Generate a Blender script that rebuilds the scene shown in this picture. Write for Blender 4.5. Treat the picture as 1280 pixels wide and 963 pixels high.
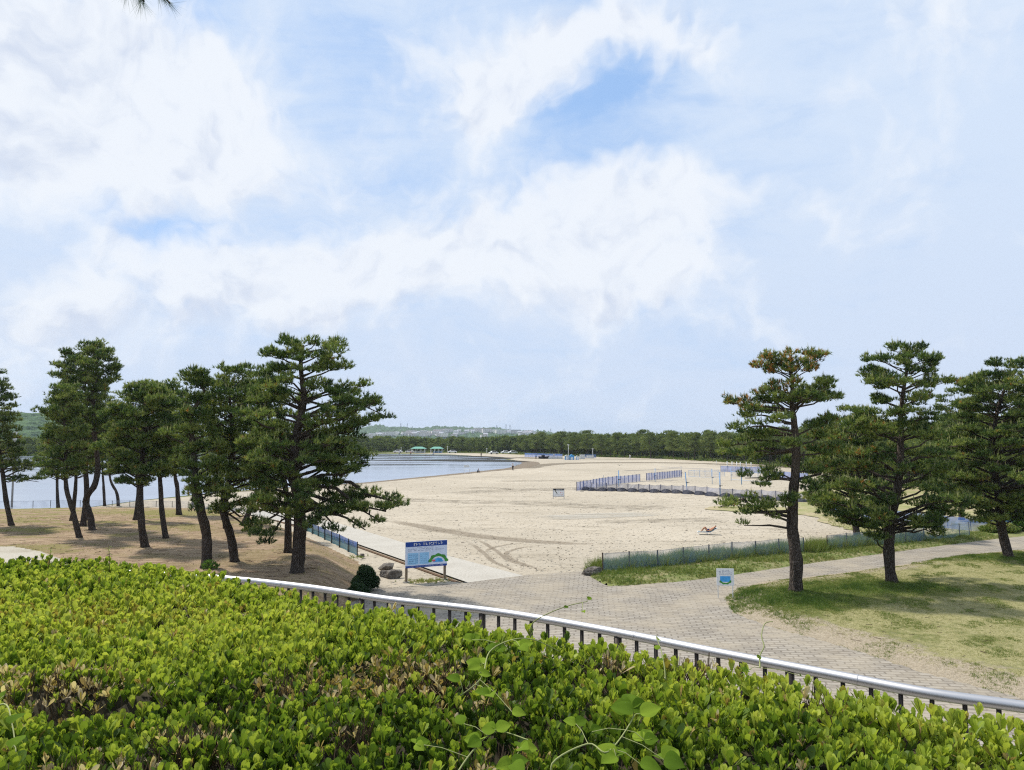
import bpy, bmesh, math, random
import numpy as np
from mathutils import Vector, Matrix

for o in list(bpy.data.objects):
    bpy.data.objects.remove(o)
S = bpy.context.scene
COL = S.collection
R = math.radians

# ------------------------------------------------------------------ camera, sky, sun, exposure
EYE = 7.0
FPX = 925.0
HOR = 548.0
PITCH = math.atan((HOR - 481.5) / FPX)
cam_d = bpy.data.cameras.new('camera')
cam_d.sensor_width = 36.0
cam_d.lens = 36.0 * FPX / 1280.0
cam_d.clip_start = 0.05
cam_d.clip_end = 20000
cam = bpy.data.objects.new('camera', cam_d)
COL.objects.link(cam)
cam.location = (0, 0, EYE)
cam.rotation_euler = (math.pi / 2 + PITCH, 0, 0)
S.camera = cam

SUN_EL = R(55)
SUN_AZ = R(-57)            # azimuth from +Y (view direction), negative = to the left
SKY_K = 0.1
SUN_S = 3.3
EXPO = 0.52
S.view_settings.view_transform = 'Standard'
S.view_settings.look = 'None'
S.view_settings.exposure = EXPO
S.view_settings.gamma = 1.0
S.view_settings.use_curve_mapping = False
S.render.engine = 'CYCLES'
S.cycles.max_bounces = 6
S.cycles.diffuse_bounces = 3
S.cycles.glossy_bounces = 2
S.cycles.transmission_bounces = 3
S.cycles.transparent_max_bounces = 12
S.cycles.volume_bounces = 0
S.cycles.sample_clamp_indirect = 6
S.cycles.use_denoising = False
S.cycles.pixel_filter_type = 'BLACKMAN_HARRIS'
S.cycles.filter_width = 1.2
S.cycles.use_adaptive_sampling = True
S.cycles.adaptive_threshold = 0.008

sd = Vector((math.sin(SUN_AZ) * math.cos(SUN_EL), math.cos(SUN_AZ) * math.cos(SUN_EL), math.sin(SUN_EL)))
sun_d = bpy.data.lights.new('sun', 'SUN')
sun_d.energy = SUN_S
sun_d.angle = R(3.0)
sun_d.color = (1.0, 0.955, 0.88)
sun = bpy.data.objects.new('sun', sun_d)
COL.objects.link(sun)
sun.rotation_euler = sd.to_track_quat('Z', 'Y').to_euler()


# ------------------------------------------------------------------ node helpers
class NT:
    def __init__(s, tree):
        s.t = tree
        s.n = tree.nodes
        s.l = tree.links

    def put(s, sock, v):
        if hasattr(v, 'is_output'):
            s.l.new(v, sock)
        elif v is not None:
            if isinstance(v, (tuple, list)) and sock.type == 'RGBA' and len(v) == 3:
                v = (*v, 1)
            sock.default_value = v

    def node(s, typ, ins=None, out=0, **kw):
        n = s.n.new(typ)
        for k, v in kw.items():
            setattr(n, k, v)
        if ins:
            for k, v in ins.items():
                s.put(n.inputs[k], v)
        return n.outputs[out]

    def m(s, op, a, b=None, c=None, clamp=False):
        n = s.n.new('ShaderNodeMath')
        n.operation = op
        n.use_clamp = clamp
        s.put(n.inputs[0], a)
        if b is not None: s.put(n.inputs[1], b)
        if c is not None: s.put(n.inputs[2], c)
        return n.outputs[0]

    def v(s, op, a, b=None, out=0):
        n = s.n.new('ShaderNodeVectorMath')
        n.operation = op
        s.put(n.inputs[0], a)
        if b is not None: s.put(n.inputs[1], b)
        return n.outputs[out]

    def mix(s, f, a, b, mode='MIX'):
        n = s.n.new('ShaderNodeMix')
        n.data_type = 'RGBA'
        n.blend_type = mode
        s.put(n.inputs[0], f); s.put(n.inputs[6], a); s.put(n.inputs[7], b)
        return n.outputs[2]

    def ramp(s, f, lo, hi, a=0.0, b=1.0, smooth=True):
        n = s.n.new('ShaderNodeMapRange')
        if smooth: n.interpolation_type = 'SMOOTHSTEP'
        s.put(n.inputs[0], f)
        n.inputs[1].default_value = lo; n.inputs[2].default_value = hi
        n.inputs[3].default_value = a; n.inputs[4].default_value = b
        return n.outputs[0]

    def cramp(s, f, stops, interp='LINEAR'):
        n = s.n.new('ShaderNodeValToRGB')
        n.color_ramp.interpolation = interp
        el = n.color_ramp.elements
        while len(el) < len(stops): el.new(0.5)
        for e, (p, c) in zip(el, stops):
            e.position = p
            e.color = (*c, 1)
        s.put(n.inputs[0], f)
        return n.outputs[0]

    def noise(s, vec, scale, detail=4, rough=0.55, dist=0.0, out=0):
        return s.node('ShaderNodeTexNoise', {'Vector': vec, 'Scale': scale, 'Detail': detail, 'Roughness': rough, 'Distortion': dist}, out=out)

    def xyz(s, x, y, z):
        return s.node('ShaderNodeCombineXYZ', {0: x, 1: y, 2: z})


# ------------------------------------------------------------------ world: Nishita sky with clouds by direction
W = bpy.data.worlds.new('World')
S.world = W
W.use_nodes = True
wt = NT(W.node_tree)
for n in list(wt.n): wt.n.remove(n)
sky = wt.n.new('ShaderNodeTexSky')
sky.sky_type = 'NISHITA'
sky.sun_disc = False
sky.sun_elevation = SUN_EL
sky.sun_rotation = SUN_AZ
sky.air_density = 1.0
sky.dust_density = 1.2
sky.ozone_density = 1.6
gen = wt.node('ShaderNodeTexCoord', out=0)
sep = wt.n.new('ShaderNodeSeparateXYZ'); wt.l.new(gen, sep.inputs[0])
dx, dy, dz = sep.outputs
az = wt.m('ARCTAN2', dx, dy)
el = wt.m('ARCSINE', dz)
dome = wt.xyz(az, wt.m('MULTIPLY', el, 1.0), 0.0)
# slow warps
wn = wt.noise(wt.v('ADD', dome, (5.1, 2.7, 1.3)), 4.5, 4, 0.55, out=1)
warp = wt.v('SCALE', wt.v('SUBTRACT', wn, (0.5, 0.5, 0.5))); warp.node.inputs[3].default_value = 0.24
dw = wt.v('ADD', dome, warp)
sw = wt.n.new('ShaderNodeSeparateXYZ'); wt.l.new(dw, sw.inputs[0])
waz, wel = sw.outputs[0], sw.outputs[1]


def ang(px, py):
    x = (px - 640) / FPX; yv = (481.5 - py) / FPX
    d = Vector((x, math.cos(PITCH) - yv * math.sin(PITCH), math.sin(PITCH) + yv * math.cos(PITCH))).normalized()
    return math.atan2(d.x, d.y), math.asin(d.z)


def blob(px, py, rx, ry, k):
    a, e = ang(px, py)
    u = wt.m('MULTIPLY', wt.m('SUBTRACT', waz, a), FPX / rx)
    v_ = wt.m('MULTIPLY', wt.m('SUBTRACT', wel, e), FPX / ry)
    r2 = wt.m('ADD', wt.m('MULTIPLY', u, u), wt.m('MULTIPLY', v_, v_))
    g = wt.m('EXPONENT', wt.m('MULTIPLY', r2, -1.0))
    return wt.m('MULTIPLY', g, k)


def total(bl):
    acc = None
    for b in bl:
        g = blob(*b)
        acc = g if acc is None else wt.m('ADD', acc, g)
    return acc


cum = total([(110, 110, 150, 80, 1.0), (230, 150, 130, 60, .8), (330, 110, 60, 40, .35), (80, 220, 110, 60, .7),
             (30, 20, 160, 60, .5), (590, 130, 55, 45, 1.0), (660, 85, 80, 60, .75), (720, 25, 110, 40, .75), (850, 45, 80, 40, .6),
             (910, 85, 40, 30, .5), (750, 320, 120, 75, 1.0), (720, 280, 110, 50, .5), (640, 290, 70, 35, .4), (860, 270, 55, 40, .6), (840, 370, 60, 35, .5), (600, 330, 100, 55, .6),
             (330, 350, 110, 50, .9), (440, 350, 120, 70, .8), (500, 310, 80, 35, .35), (230, 400, 120, 60, .5), (60, 420, 110, 60, .5),
             (1030, 250, 90, 40, .32), (1150, 150, 160, 60, .22), (480, 60, 120, 40, .25), (420, 230, 120, 50, .22), (1000, 420, 160, 30, .2), (1180, 300, 120, 40, .2), (180, 330, 80, 40, .3), (900, 240, 40, 20, .35), (750, 215, 40, 20, .4), (1150, 40, 160, 50, .35), (190, 260, 30, 20, .4)])
gap = total([(240, 305, 80, 34, 1.0), (820, 85, 100, 45, .55), (730, 130, 70, 45, .55), (800, 205, 90, 30, .35),
             (220, 15, 45, 30, .6), (700, 235, 60, 25, .3), (450, 60, 120, 40, .3), (850, 330, 40, 25, .4), (480, 130, 60, 60, .15)])
pxy = wt.xyz(wt.m('MULTIPLY', az, 1.0), wt.m('MULTIPLY', el, 4.0), 0.3)
fine = wt.noise(dw, 16.0, 8, 0.62)
mid = wt.noise(dome, 6.0, 8, 0.6, 0.4)
streak = wt.noise(pxy, 4.5, 8, 0.62, 0.6)
# cumulus with billowed edges; lit from the upper left, greyer below
fine2 = wt.noise(dw, 38.0, 7, 0.60)
def puff(vec): return wt.noise(wt.v('ADD', vec, (2.3, 1.1, 4.7)), 11.0, 8, 0.52, 0.1)
pf = puff(dw)
pf_s = puff(wt.v('ADD', dw, (-0.012, 0.026, 0.0)))
cm = wt.m('ADD', cum, wt.m('MULTIPLY', wt.m('SUBTRACT', pf, 0.5), 1.7))
cm = wt.m('ADD', cm, wt.m('MULTIPLY', wt.m('SUBTRACT', fine2, 0.5), 0.22))
cmask = wt.ramp(cm, 0.10, 0.86, 0.0, 1.0)
relief = wt.m('MULTIPLY', wt.m('SUBTRACT', pf_s, pf), 2.6)
# thin high veil, thicker towards the horizon
horizon = wt.ramp(el, 0.0, 0.40, 1.0, 0.0)
left = wt.ramp(az, -0.6, 0.1, 1.0, 0.0)
wisp = wt.noise(wt.xyz(wt.m('ADD', wt.m('MULTIPLY', waz, 2.2), wel), wt.m('MULTIPLY', wel, 7.0), 0.7), 3.2, 9, 0.66, 0.8)
veil = wt.m('ADD', wt.m('MULTIPLY', streak, 0.55), wt.m('MULTIPLY', mid, 0.30))
veil = wt.m('ADD', veil, wt.m('MULTIPLY', wisp, 0.32))
veil = wt.m('SUBTRACT', veil, wt.m('MULTIPLY', gap, 0.50))
veil = wt.m('ADD', veil, wt.m('ADD', wt.m('MULTIPLY', horizon, 0.07), wt.m('ADD', wt.m('MULTIPLY', left, 0.03), wt.ramp(az, 0.12, 0.5, 0.0, 0.11))))
vmask = wt.ramp(veil, 0.20, 0.74, 0.10, 0.97)
shade = wt.m('ADD', wt.m('MULTIPLY', wt.noise(dw, 7.0, 5, 0.55), 0.55), wt.m('MULTIPLY', total([(720, 372, 60, 16, .35), (1210, 352, 60, 6, .3), (1190, 388, 50, 5, .3), (500, 410, 130, 35, .28), (60, 300, 120, 30, .12), (0, 130, 60, 80, .30), (300, 430, 150, 30, .28), (60, 450, 120, 40, .25), (850, 395, 90, 8, .15)]), 1.0))
shade = wt.m('ADD', shade, relief)
lit = wt.ramp(shade, 0.18, 1.05, 0.0, 1.0)
cloud_col = wt.mix(lit, (6.2, 6.5, 6.95), (4.6, 5.1, 6.1))
veil_col = wt.mix(horizon, (4.75, 5.55, 6.75), (4.6, 5.3, 6.5))
base = wt.mix(0.72, sky.outputs[0], (2.3, 4.0, 6.9))
c1 = wt.mix(vmask, base, veil_col)
c2 = wt.mix(wt.m('MULTIPLY', cmask, 0.93), c1, cloud_col)
bg = wt.n.new('ShaderNodeBackground')
wt.put(bg.inputs[0], c2)
bg.inputs[1].default_value = SKY_K
wo = wt.n.new('ShaderNodeOutputWorld')
wt.l.new(bg.outputs[0], wo.inputs[0])
W.cycles.sampling_method = 'MANUAL'
W.cycles.sample_map_resolution = 512


# ------------------------------------------------------------------ picking world points
def ray(px, py):
    x = (px - 640) / FPX; yv = (481.5 - py) / FPX
    return Vector((x, math.cos(PITCH) - yv * math.sin(PITCH), math.sin(PITCH) + yv * math.cos(PITCH)))


def gp(px, py, z=0.0):
    d = ray(px, py)
    t = (z - EYE) / d.z
    return Vector((d.x * t, d.y * t, z))


def dp(px, py, D):
    d = ray(px, py)
    t = D / d.y
    return Vector((d.x * t, D, EYE + d.z * t))


# ------------------------------------------------------------------ materials
def mat(name, rough=0.8, spec=0.3):
    m = bpy.data.materials.new(name)
    m.use_nodes = True
    t = NT(m.node_tree)
    b = m.node_tree.nodes['Principled BSDF']
    b.inputs['Roughness'].default_value = rough
    b.inputs['Specular IOR Level'].default_value = spec
    return m, t, b


def pos(t):
    return t.node('ShaderNodeNewGeometry', out=0)


def obc(t):
    return t.node('ShaderNodeTexCoord', out=3)


def bump(t, b, h, strength=0.5, dist=0.05):
    n = t.n.new('ShaderNodeBump')
    t.put(n.inputs['Height'], h)
    n.inputs['Strength'].default_value = strength
    n.inputs['Distance'].default_value = dist
    t.l.new(n.outputs[0], b.inputs['Normal'])


def attr(t, name='tint'):
    return t.node('ShaderNodeAttribute', out=2, attribute_name=name)


def m_plain(name, c, rough=0.6, metal=0.0, var=0.12, scale=6.0, spec=0.3):
    m, t, b = mat(name, rough, spec)
    n = t.noise(obc(t), scale, 4)
    c2 = tuple(x * (1 - 2.2 * var) for x in c)
    t.put(b.inputs['Base Color'], t.mix(t.ramp(n, .35, .7), c, c2))
    b.inputs['Metallic'].default_value = metal
    return m


def m_sand():
    m, t, b = mat('sand', 0.95, 0.1)
    p = pos(t)
    big = t.noise(p, 0.035, 5, 0.6)
    mid = t.noise(p, 0.35, 6, 0.65)
    stre = t.noise(t.v('MULTIPLY', p, (0.12, 0.55, 1)), 1.0, 8, 0.7, 0.5)
    sp = t.noise(p, 3.2, 6, 0.75)
    sp2 = t.noise(t.v('MULTIPLY', p, (1.0, 0.35, 1)), 5.0, 4, 0.7)
    c = t.mix(t.ramp(big, .35, .65), (0.485, 0.422, 0.328), (0.405, 0.352, 0.272))
    c = t.mix(t.ramp(mid, .42, .7, 0, .6), c, (0.400, 0.342, 0.255))
    c = t.mix(t.ramp(stre, .52, .68, 0, .65), c, (0.255, 0.216, 0.158))
    c = t.mix(t.ramp(sp2, .56, .66, 0, .7), c, (0.176, 0.145, 0.106))
    c = t.mix(t.ramp(sp, .56, .68, 0, .6), c, (0.581, 0.519, 0.414))
    t.put(b.inputs['Base Color'], c)
    fp = t.node('ShaderNodeTexVoronoi', {'Vector': t.v('ADD', p, t.v('MULTIPLY', t.noise(p, 1.5, 2, .5, out=1), (.6, .6, 0))), 'Scale': 1.7})
    h = t.m('ADD', t.m('MULTIPLY', t.ramp(fp, 0, .30), .9), t.m('MULTIPLY', sp, 0.5))
    h = t.m('ADD', h, t.m('ADD', t.m('MULTIPLY', mid, 1.2), t.m('MULTIPLY', stre, 0.8)))
    bump(t, b, h, 1.0, 0.16)
    return m


def m_ribbon(name, c, lo=.35, hi=.7, scale=1.5, amax=.8, stretch=(1, 1, 1)):
    m, t, b = mat(name, 0.95, 0.1)
    p = pos(t)
    n = t.noise(t.v('MULTIPLY', p, stretch), scale, 6, .7)
    e = attr(t, 'edge')
    a = t.ramp(t.m('ADD', n, t.m('MULTIPLY', t.m('SUBTRACT', e, 1.0), 0.5)), lo, hi, 0, amax)
    t.put(b.inputs['Alpha'], a)
    n2 = t.noise(p, 4.0, 5, .7)
    t.put(b.inputs['Base Color'], t.mix(t.ramp(n2, .3, .7), c, tuple(x * .7 for x in c)))
    bump(t, b, n2, .6, .05)
    return m


def m_ground_mix(name, cols, scales=(0.15, 0.9, 6.0), rough=0.95, bscale=8.0, bstr=.7, bd=.05, stretch=(1, 1, 1)):
    m, t, b = mat(name, rough, 0.1)
    p = t.v('MULTIPLY', pos(t), stretch)
    a = t.noise(p, scales[0], 5, .6, .3)
    d = t.noise(p, scales[1], 6, .65, .3)
    e = t.noise(p, scales[2], 5, .7)
    c = t.mix(t.ramp(a, .4, .62), cols[0], cols[1])
    c = t.mix(t.ramp(d, .45, .68), c, cols[2])
    c = t.mix(t.ramp(e, .5, .72, 0, .75), c, cols[3])
    t.put(b.inputs['Base Color'], c)
    bump(t, b, t.m('ADD', t.noise(p, bscale, 5, .7), d), bstr, bd)
    return m


def m_lawn():
    m, t, b = mat('lawn', 0.95, 0.1)
    p = pos(t)
    e = attr(t, 'edge')          # 0 at the worn rim, 1 inside
    g = attr(t, 'lush')          # long green grass round the trunks
    a = t.noise(p, 0.5, 6, .65, .3)
    d = t.noise(p, 2.6, 6, .7)
    f = t.noise(p, 14.0, 4, .7)
    dry = t.mix(t.ramp(f, .35, .68), (0.351, 0.314, 0.162), (0.228, 0.218, 0.085))
    grn = t.mix(t.ramp(f, .35, .65), (0.114, 0.128, 0.033), (0.180, 0.190, 0.067))
    earth = t.mix(t.ramp(f, .35, .65), (0.399, 0.337, 0.247), (0.285, 0.233, 0.162))
    c = t.mix(t.ramp(t.m('ADD', t.m('ADD', a, t.m('MULTIPLY', d, .6)), t.m('MULTIPLY', g, .5)), .8, 1.02), dry, grn)
    c = t.mix(t.ramp(t.m('SUBTRACT', t.m('ADD', t.m('MULTIPLY', d, .9), t.m('MULTIPLY', a, .5)), t.m('MULTIPLY', e, .62)), .2, .45), c, earth)
    t.put(b.inputs['Base Color'], c)
    bump(t, b, t.m('ADD', f, t.m('MULTIPLY', d, 2.0)), .8, .06)
    return m


def m_knoll():
    m, t, b = mat('pine_litter_earth', 0.95, 0.1)
    p = pos(t)
    a = t.noise(t.v('MULTIPLY', p, (.6, 1.5, 1)), 0.22, 6, .65, .6)
    st = t.noise(t.v('MULTIPLY', p, (0.8, 3.2, 1)), 1.3, 8, .75, .4)
    d = t.noise(p, 1.3, 6, .7)
    f = t.noise(p, 9.0, 4, .75)
    c = t.mix(t.ramp(a, .38, .62), (0.414, 0.304, 0.194), (0.326, 0.229, 0.145))
    c = t.mix(t.ramp(st, .44, .60, 0, .9), c, (0.176, 0.114, 0.070))
    c = t.mix(t.ramp(f, .52, .66, 0, .7), c, (0.458, 0.361, 0.246))
    px = t.n.new('ShaderNodeSeparateXYZ'); t.l.new(pos(t), px.inputs[0])
    far = t.ramp(t.m('ADD', t.m('MULTIPLY', px.outputs[0], -1.0), t.m('MULTIPLY', px.outputs[1], .35)), 28, 46)
    gm = t.m('MULTIPLY', t.ramp(t.m('ADD', a, t.m('MULTIPLY', d, .5)), .72, .86), t.m('ADD', .3, t.m('MULTIPLY', far, .6)))
    c = t.mix(gm, c, (0.229, 0.207, 0.070))
    t.put(b.inputs['Base Color'], c)
    bump(t, b, t.m('ADD', t.m('MULTIPLY', st, 1.6), t.m('ADD', f, d)), .8, .09)
    return m


def m_paving():
    m, t, b = mat('brick_paving', 0.9, 0.15)
    p = pos(t)
    pw = t.v('ADD', p, t.v('MULTIPLY', t.noise(p, .6, 3, .5, out=1), (.35, .35, 0)))
    rot = t.node('ShaderNodeVectorRotate', {'Vector': pw, 'Angle': R(6)}, rotation_type='Z_AXIS')
    br = t.n.new('ShaderNodeTexBrick')
    t.put(br.inputs['Vector'], rot)
    br.inputs['Scale'].default_value = 1.0
    br.inputs['Brick Width'].default_value = 0.45
    br.inputs['Row Height'].default_value = 0.225
    br.inputs['Mortar Size'].default_value = 0.030
    br.inputs['Mortar Smooth'].default_value = 0.3
    br.inputs['Color1'].default_value = (0.350, 0.315, 0.265, 1)
    br.inputs['Color2'].default_value = (0.270, 0.240, 0.198, 1)
    br.inputs['Mortar'].default_value = (0.165, 0.142, 0.115, 1)
    n = t.noise(p, 0.4, 6, .65)
    f = t.noise(p, 5.0, 5, .7)
    st = t.noise(t.v('MULTIPLY', rot, (.5, 3.0, 1)), 1.6, 6, .7)
    c = t.mix(t.ramp(n, .38, .66, 0, .75), br.outputs[0], (0.370, 0.317, 0.238))
    c = t.mix(t.ramp(st, .48, .66, 0, .42), c, (0.136, 0.110, 0.084))
    c = t.mix(t.ramp(f, .55, .75, 0, .4), c, (0.158, 0.141, 0.114))
    t.put(b.inputs['Base Color'], c)
    bump(t, b, t.m('ADD', t.m('MULTIPLY', br.outputs[1], -1.0), t.m('MULTIPLY', f, .6)), .5, .02)
    return m


def m_concrete():
    m, t, b = mat('exposed_aggregate', 0.9, 0.2)
    p = pos(t)
    v = t.node('ShaderNodeTexVoronoi', {'Vector': p, 'Scale': 16.0})
    n = t.noise(p, 0.6, 5)
    f = t.noise(p, 9.0, 4, .75)
    c = t.mix(t.ramp(f, .35, .68), (0.493, 0.458, 0.396), (0.352, 0.326, 0.277))
    c = t.mix(t.ramp(n, .4, .7, 0, .35), c, (0.326, 0.295, 0.246))
    t.put(b.inputs['Base Color'], c)
    bump(t, b, f, .5, .02)
    return m


def m_water():
    m, t, b = mat('sea_water', 0.06, 0.5)
    p = pos(t)
    b.inputs['Base Color'].default_value = (0.22, 0.25, 0.31, 1)
    b.inputs['IOR'].default_value = 1.33
    w1 = t.noise(t.v('MULTIPLY', p, (0.35, 1.0, 1)), 1.4, 5, .6, .3)
    w2 = t.noise(t.v('MULTIPLY', p, (0.02, 0.10, 1)), 1.0, 4, .6, .5)
    t.put(b.inputs['Roughness'], t.ramp(w2, .42, .62, .10, .22))
    bump(t, b, w1, .06, .05)
    return m


def m_bark(name='bark'):
    m, t, b = mat(name, 0.95, 0.1)
    p = obc(t)
    v = t.node('ShaderNodeTexVoronoi', {'Vector': t.v('MULTIPLY', p, (1.0, 1.0, 0.28)), 'Scale': 16.0}, feature='DISTANCE_TO_EDGE')
    n = t.noise(t.v('MULTIPLY', p, (1, 1, .4)), 7.0, 6, .7)
    sp = t.n.new('ShaderNodeSeparateXYZ'); t.l.new(p, sp.inputs[0])
    up = t.ramp(sp.outputs[2], 3.5, 8.0)
    c = t.mix(t.ramp(n, .35, .7), (0.066, 0.052, 0.043), (0.145, 0.118, 0.098))
    c = t.mix(t.m('MULTIPLY', up, .6), c, (0.19, 0.14, 0.105))
    c = t.mix(t.ramp(v, .0, .12, .9, 0), c, (0.022, 0.017, 0.014))
    t.put(b.inputs['Base Color'], c)
    bump(t, b, t.m('ADD', t.m('MULTIPLY', t.ramp(v, 0, .3), 1.0), n), .9, .06)
    return m


def m_leafy(name, stops, transl=.25, rough=.5, spec=.35, noise_scale=0.9):
    """stops: colour ramp over the per-leaf tint"""
    m, t, b = mat(name, rough, spec)
    ti = attr(t)
    n = t.noise(obc(t), noise_scale, 3)
    f = t.m('ADD', ti, t.m('MULTIPLY', t.m('SUBTRACT', n, .5), .22))
    c = t.cramp(f, stops)
    t.put(b.inputs['Base Color'], c)
    tr = t.n.new('ShaderNodeBsdfTranslucent')
    t.put(tr.inputs[0], t.mix(1.0, c, (1.0, 1.0, .55), 'MULTIPLY'))
    mx = t.n.new('ShaderNodeMixShader')
    mx.inputs[0].default_value = transl
    t.l.new(b.outputs[0], mx.inputs[1]); t.l.new(tr.outputs[0], mx.inputs[2])
    t.l.new(mx.outputs[0], m.node_tree.nodes['Material Output'].inputs[0])
    return m


def m_net(name, c, alpha, scale=30):
    m, t, b = mat(name, 0.7, 0.2)
    p = obc(t)
    n = t.noise(p, 1.6, 4)
    t.put(b.inputs['Base Color'], t.mix(t.ramp(n, .35, .7), c, tuple(x * .75 for x in c)))
    t.put(b.inputs['Alpha'], t.ramp(n, .3, .75, max(0, alpha - .12), min(1, alpha + .12)))
    return m


M = {}
M['sand'] = m_sand()
M['far_ground'] = m_ground_mix('rough_grass', ((0.12, 0.15, 0.05), (0.16, 0.16, 0.07), (0.09, 0.12, 0.04), (0.22, 0.19, 0.11)))
M['wet'] = m_ribbon('wet_sand', (0.25, 0.20, 0.145), -.3, .15, .8, .9)
M['damp'] = m_ribbon('damp_sand', (0.27, 0.225, 0.165), .18, .5, .25, .75, (.3, 1.5, 1))
M['track'] = m_ribbon('churned_sand', (0.32, 0.26, 0.19), .12, .80, 2.6, .72)
M['litter'] = m_ribbon('shell_litter', (0.18, 0.15, 0.11), .46, .64, 1.5, .6, (.35, 1.6, 1))
M['pale'] = m_ribbon('pale_sand', (0.56, 0.52, 0.44), .25, .65, .7, .75, (.3, 1.2, 1))
M['mud_reflection'] = m_ribbon('mudflat_and_reflection', (0.045, 0.045, 0.04), -.15, .30, .06, .97, (.4, 3, 1))  # wet mud, with the treeline's dark reflection in the water painted into it
M['water'] = m_water()
M['paving'] = m_paving()
M['concrete'] = m_concrete()
M['lawn'] = m_lawn()
M['weedy'] = m_ground_mix('weedy_verge', ((0.17, 0.19, 0.06), (0.25, 0.22, 0.11), (0.10, 0.15, 0.03), (0.34, 0.29, 0.19)), (0.3, 1.2, 7))
M['drygrass'] = m_ground_mix('dry_grass', ((0.30, 0.28, 0.13), (0.38, 0.31, 0.19), (0.20, 0.22, 0.07), (0.44, 0.37, 0.26)), (0.12, .6, 4))
M['knoll'] = m_knoll()
M['kerb'] = m_plain('rusty_edging', (0.16, 0.10, 0.06), .9, scale=3)
M['bark'] = m_bark()
M['needles'] = m_leafy('pine_needles', [(0.0, (0.020, 0.045, 0.016)), (0.22, (0.052, 0.100, 0.030)), (0.45, (0.135, 0.200, 0.052)), (0.84, (0.36, 0.40, 0.12)), (0.90, (0.34, 0.25, 0.07)), (1.0, (0.42, 0.20, 0.06))], .34, .55, .25, .6)
M['candle'] = m_plain('pine_shoot', (0.27, 0.27, 0.11), .8)
M['far_needles'] = m_leafy('far_pine_needles', [(0.0, (0.055, 0.085, 0.030)), (0.45, (0.165, 0.215, 0.07)), (1.0, (0.36, 0.39, 0.14))], .30, .8, .1, .25)
M['hedge'] = m_leafy('hedge_leaf', [(0.0, (0.035, 0.070, 0.012)), (0.22, (0.14, 0.225, 0.026)), (0.42, (0.34, 0.425, 0.055)), (0.8, (0.57, 0.61, 0.12)), (0.88, (0.30, 0.25, 0.05)), (0.93, (0.34, 0.24, 0.10)), (1.0, (0.70, 0.58, 0.38))], .46, .50, .25, 1.5)
M['hedge_core'] = m_plain('hedge_twigs_and_shade', (0.050, 0.042, 0.022), .95, scale=20, var=.3)  # twig brown darkened to carry the shade inside the hedge
M['stem'] = m_plain('woody_stem', (0.10, 0.065, 0.035), .9, scale=20)
M['vine'] = m_leafy('vine_leaf', [(0.0, (0.075, 0.14, 0.014)), (0.5, (0.15, 0.24, 0.022)), (1.0, (0.28, 0.38, 0.04))], .42, .85, .05, 30)
M['vine_stem'] = m_plain('vine_stem', (0.30, 0.32, 0.12), .7)
M['grass'] = m_leafy('grass_blades', [(0.0, (0.06, 0.115, 0.022)), (0.45, (0.15, 0.22, 0.045)), (0.75, (0.27, 0.29, 0.09)), (1.0, (0.42, 0.37, 0.18))], .3, .6, .2, .5)
M['shrub'] = m_leafy('shrub_leaf', [(0.0, (0.010, 0.028, 0.010)), (0.6, (0.024, 0.058, 0.018)), (1.0, (0.06, 0.10, 0.035))], .15, .4, .4, 2)
M['broad'] = m_leafy('broad_leaf', [(0.0, (0.06, 0.13, 0.025)), (1.0, (0.17, 0.30, 0.05))], .3, .5, .3, 2)
M['steel'] = m_plain('brushed_steel', (0.58, 0.56, 0.55), .46, 1.0, .03, 3)
M['dark_steel'] = m_plain('dark_steel', (0.055, 0.045, 0.038), .5, .6, .1)
M['rust_post'] = m_plain('weathered_post', (0.085, 0.06, 0.045), .8, scale=5)
M['blue_post'] = m_plain('dark_blue_post', (0.03, 0.04, 0.10), .6)
M['blue'] = m_plain('blue_paint', (0.12, 0.33, 0.62), .5)
M['paleblue'] = m_plain('pale_blue_paint', (0.32, 0.50, 0.75), .5)
M['grey'] = m_plain('grey_paint', (0.38, 0.39, 0.42), .6)
M['white'] = m_plain('white_paint', (0.78, 0.79, 0.80), .5, var=.05)
M['offwhite'] = m_plain('offwhite_paint', (0.66, 0.67, 0.66), .6, var=.08)
M['black'] = m_plain('black_paint', (0.02, 0.02, 0.022), .6)
M['rope'] = m_plain('grey_rope', (0.25, 0.26, 0.32), .8)
M['net_grey'] = m_net('grey_net', (0.36, 0.37, 0.46), .62)
M['net_blue'] = m_net('blue_net', (0.10, 0.22, 0.60), .58)
M['net_pale'] = m_net('pale_blue_net', (0.16, 0.29, 0.74), .55)
M['net_teal'] = m_net('grey_blue_net', (0.26, 0.42, 0.62), .34)
M['net_faint'] = m_net('faint_net', (0.55, 0.60, 0.72), .22)
M['net_dark'] = m_net('dark_skirt', (0.022, 0.026, 0.045), .97)
M['terrace'] = m_plain('terrace_concrete', (0.33, 0.31, 0.28), .9, scale=2)
M['rock'] = None


def m_panel():
    m, t, b = mat('blue_panel', 0.5, 0.3)
    p = pos(t)
    sp = t.n.new('ShaderNodeSeparateXYZ'); t.l.new(p, sp.inputs[0])
    n = t.noise(p, 2.5, 5, .6)
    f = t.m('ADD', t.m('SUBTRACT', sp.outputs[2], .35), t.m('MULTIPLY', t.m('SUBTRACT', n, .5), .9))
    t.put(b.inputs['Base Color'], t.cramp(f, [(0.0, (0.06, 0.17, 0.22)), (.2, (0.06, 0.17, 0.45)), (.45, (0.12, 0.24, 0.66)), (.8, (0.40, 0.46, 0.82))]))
    b.inputs['Alpha'].default_value = .9
    return m


M['panel'] = m_panel()


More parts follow.
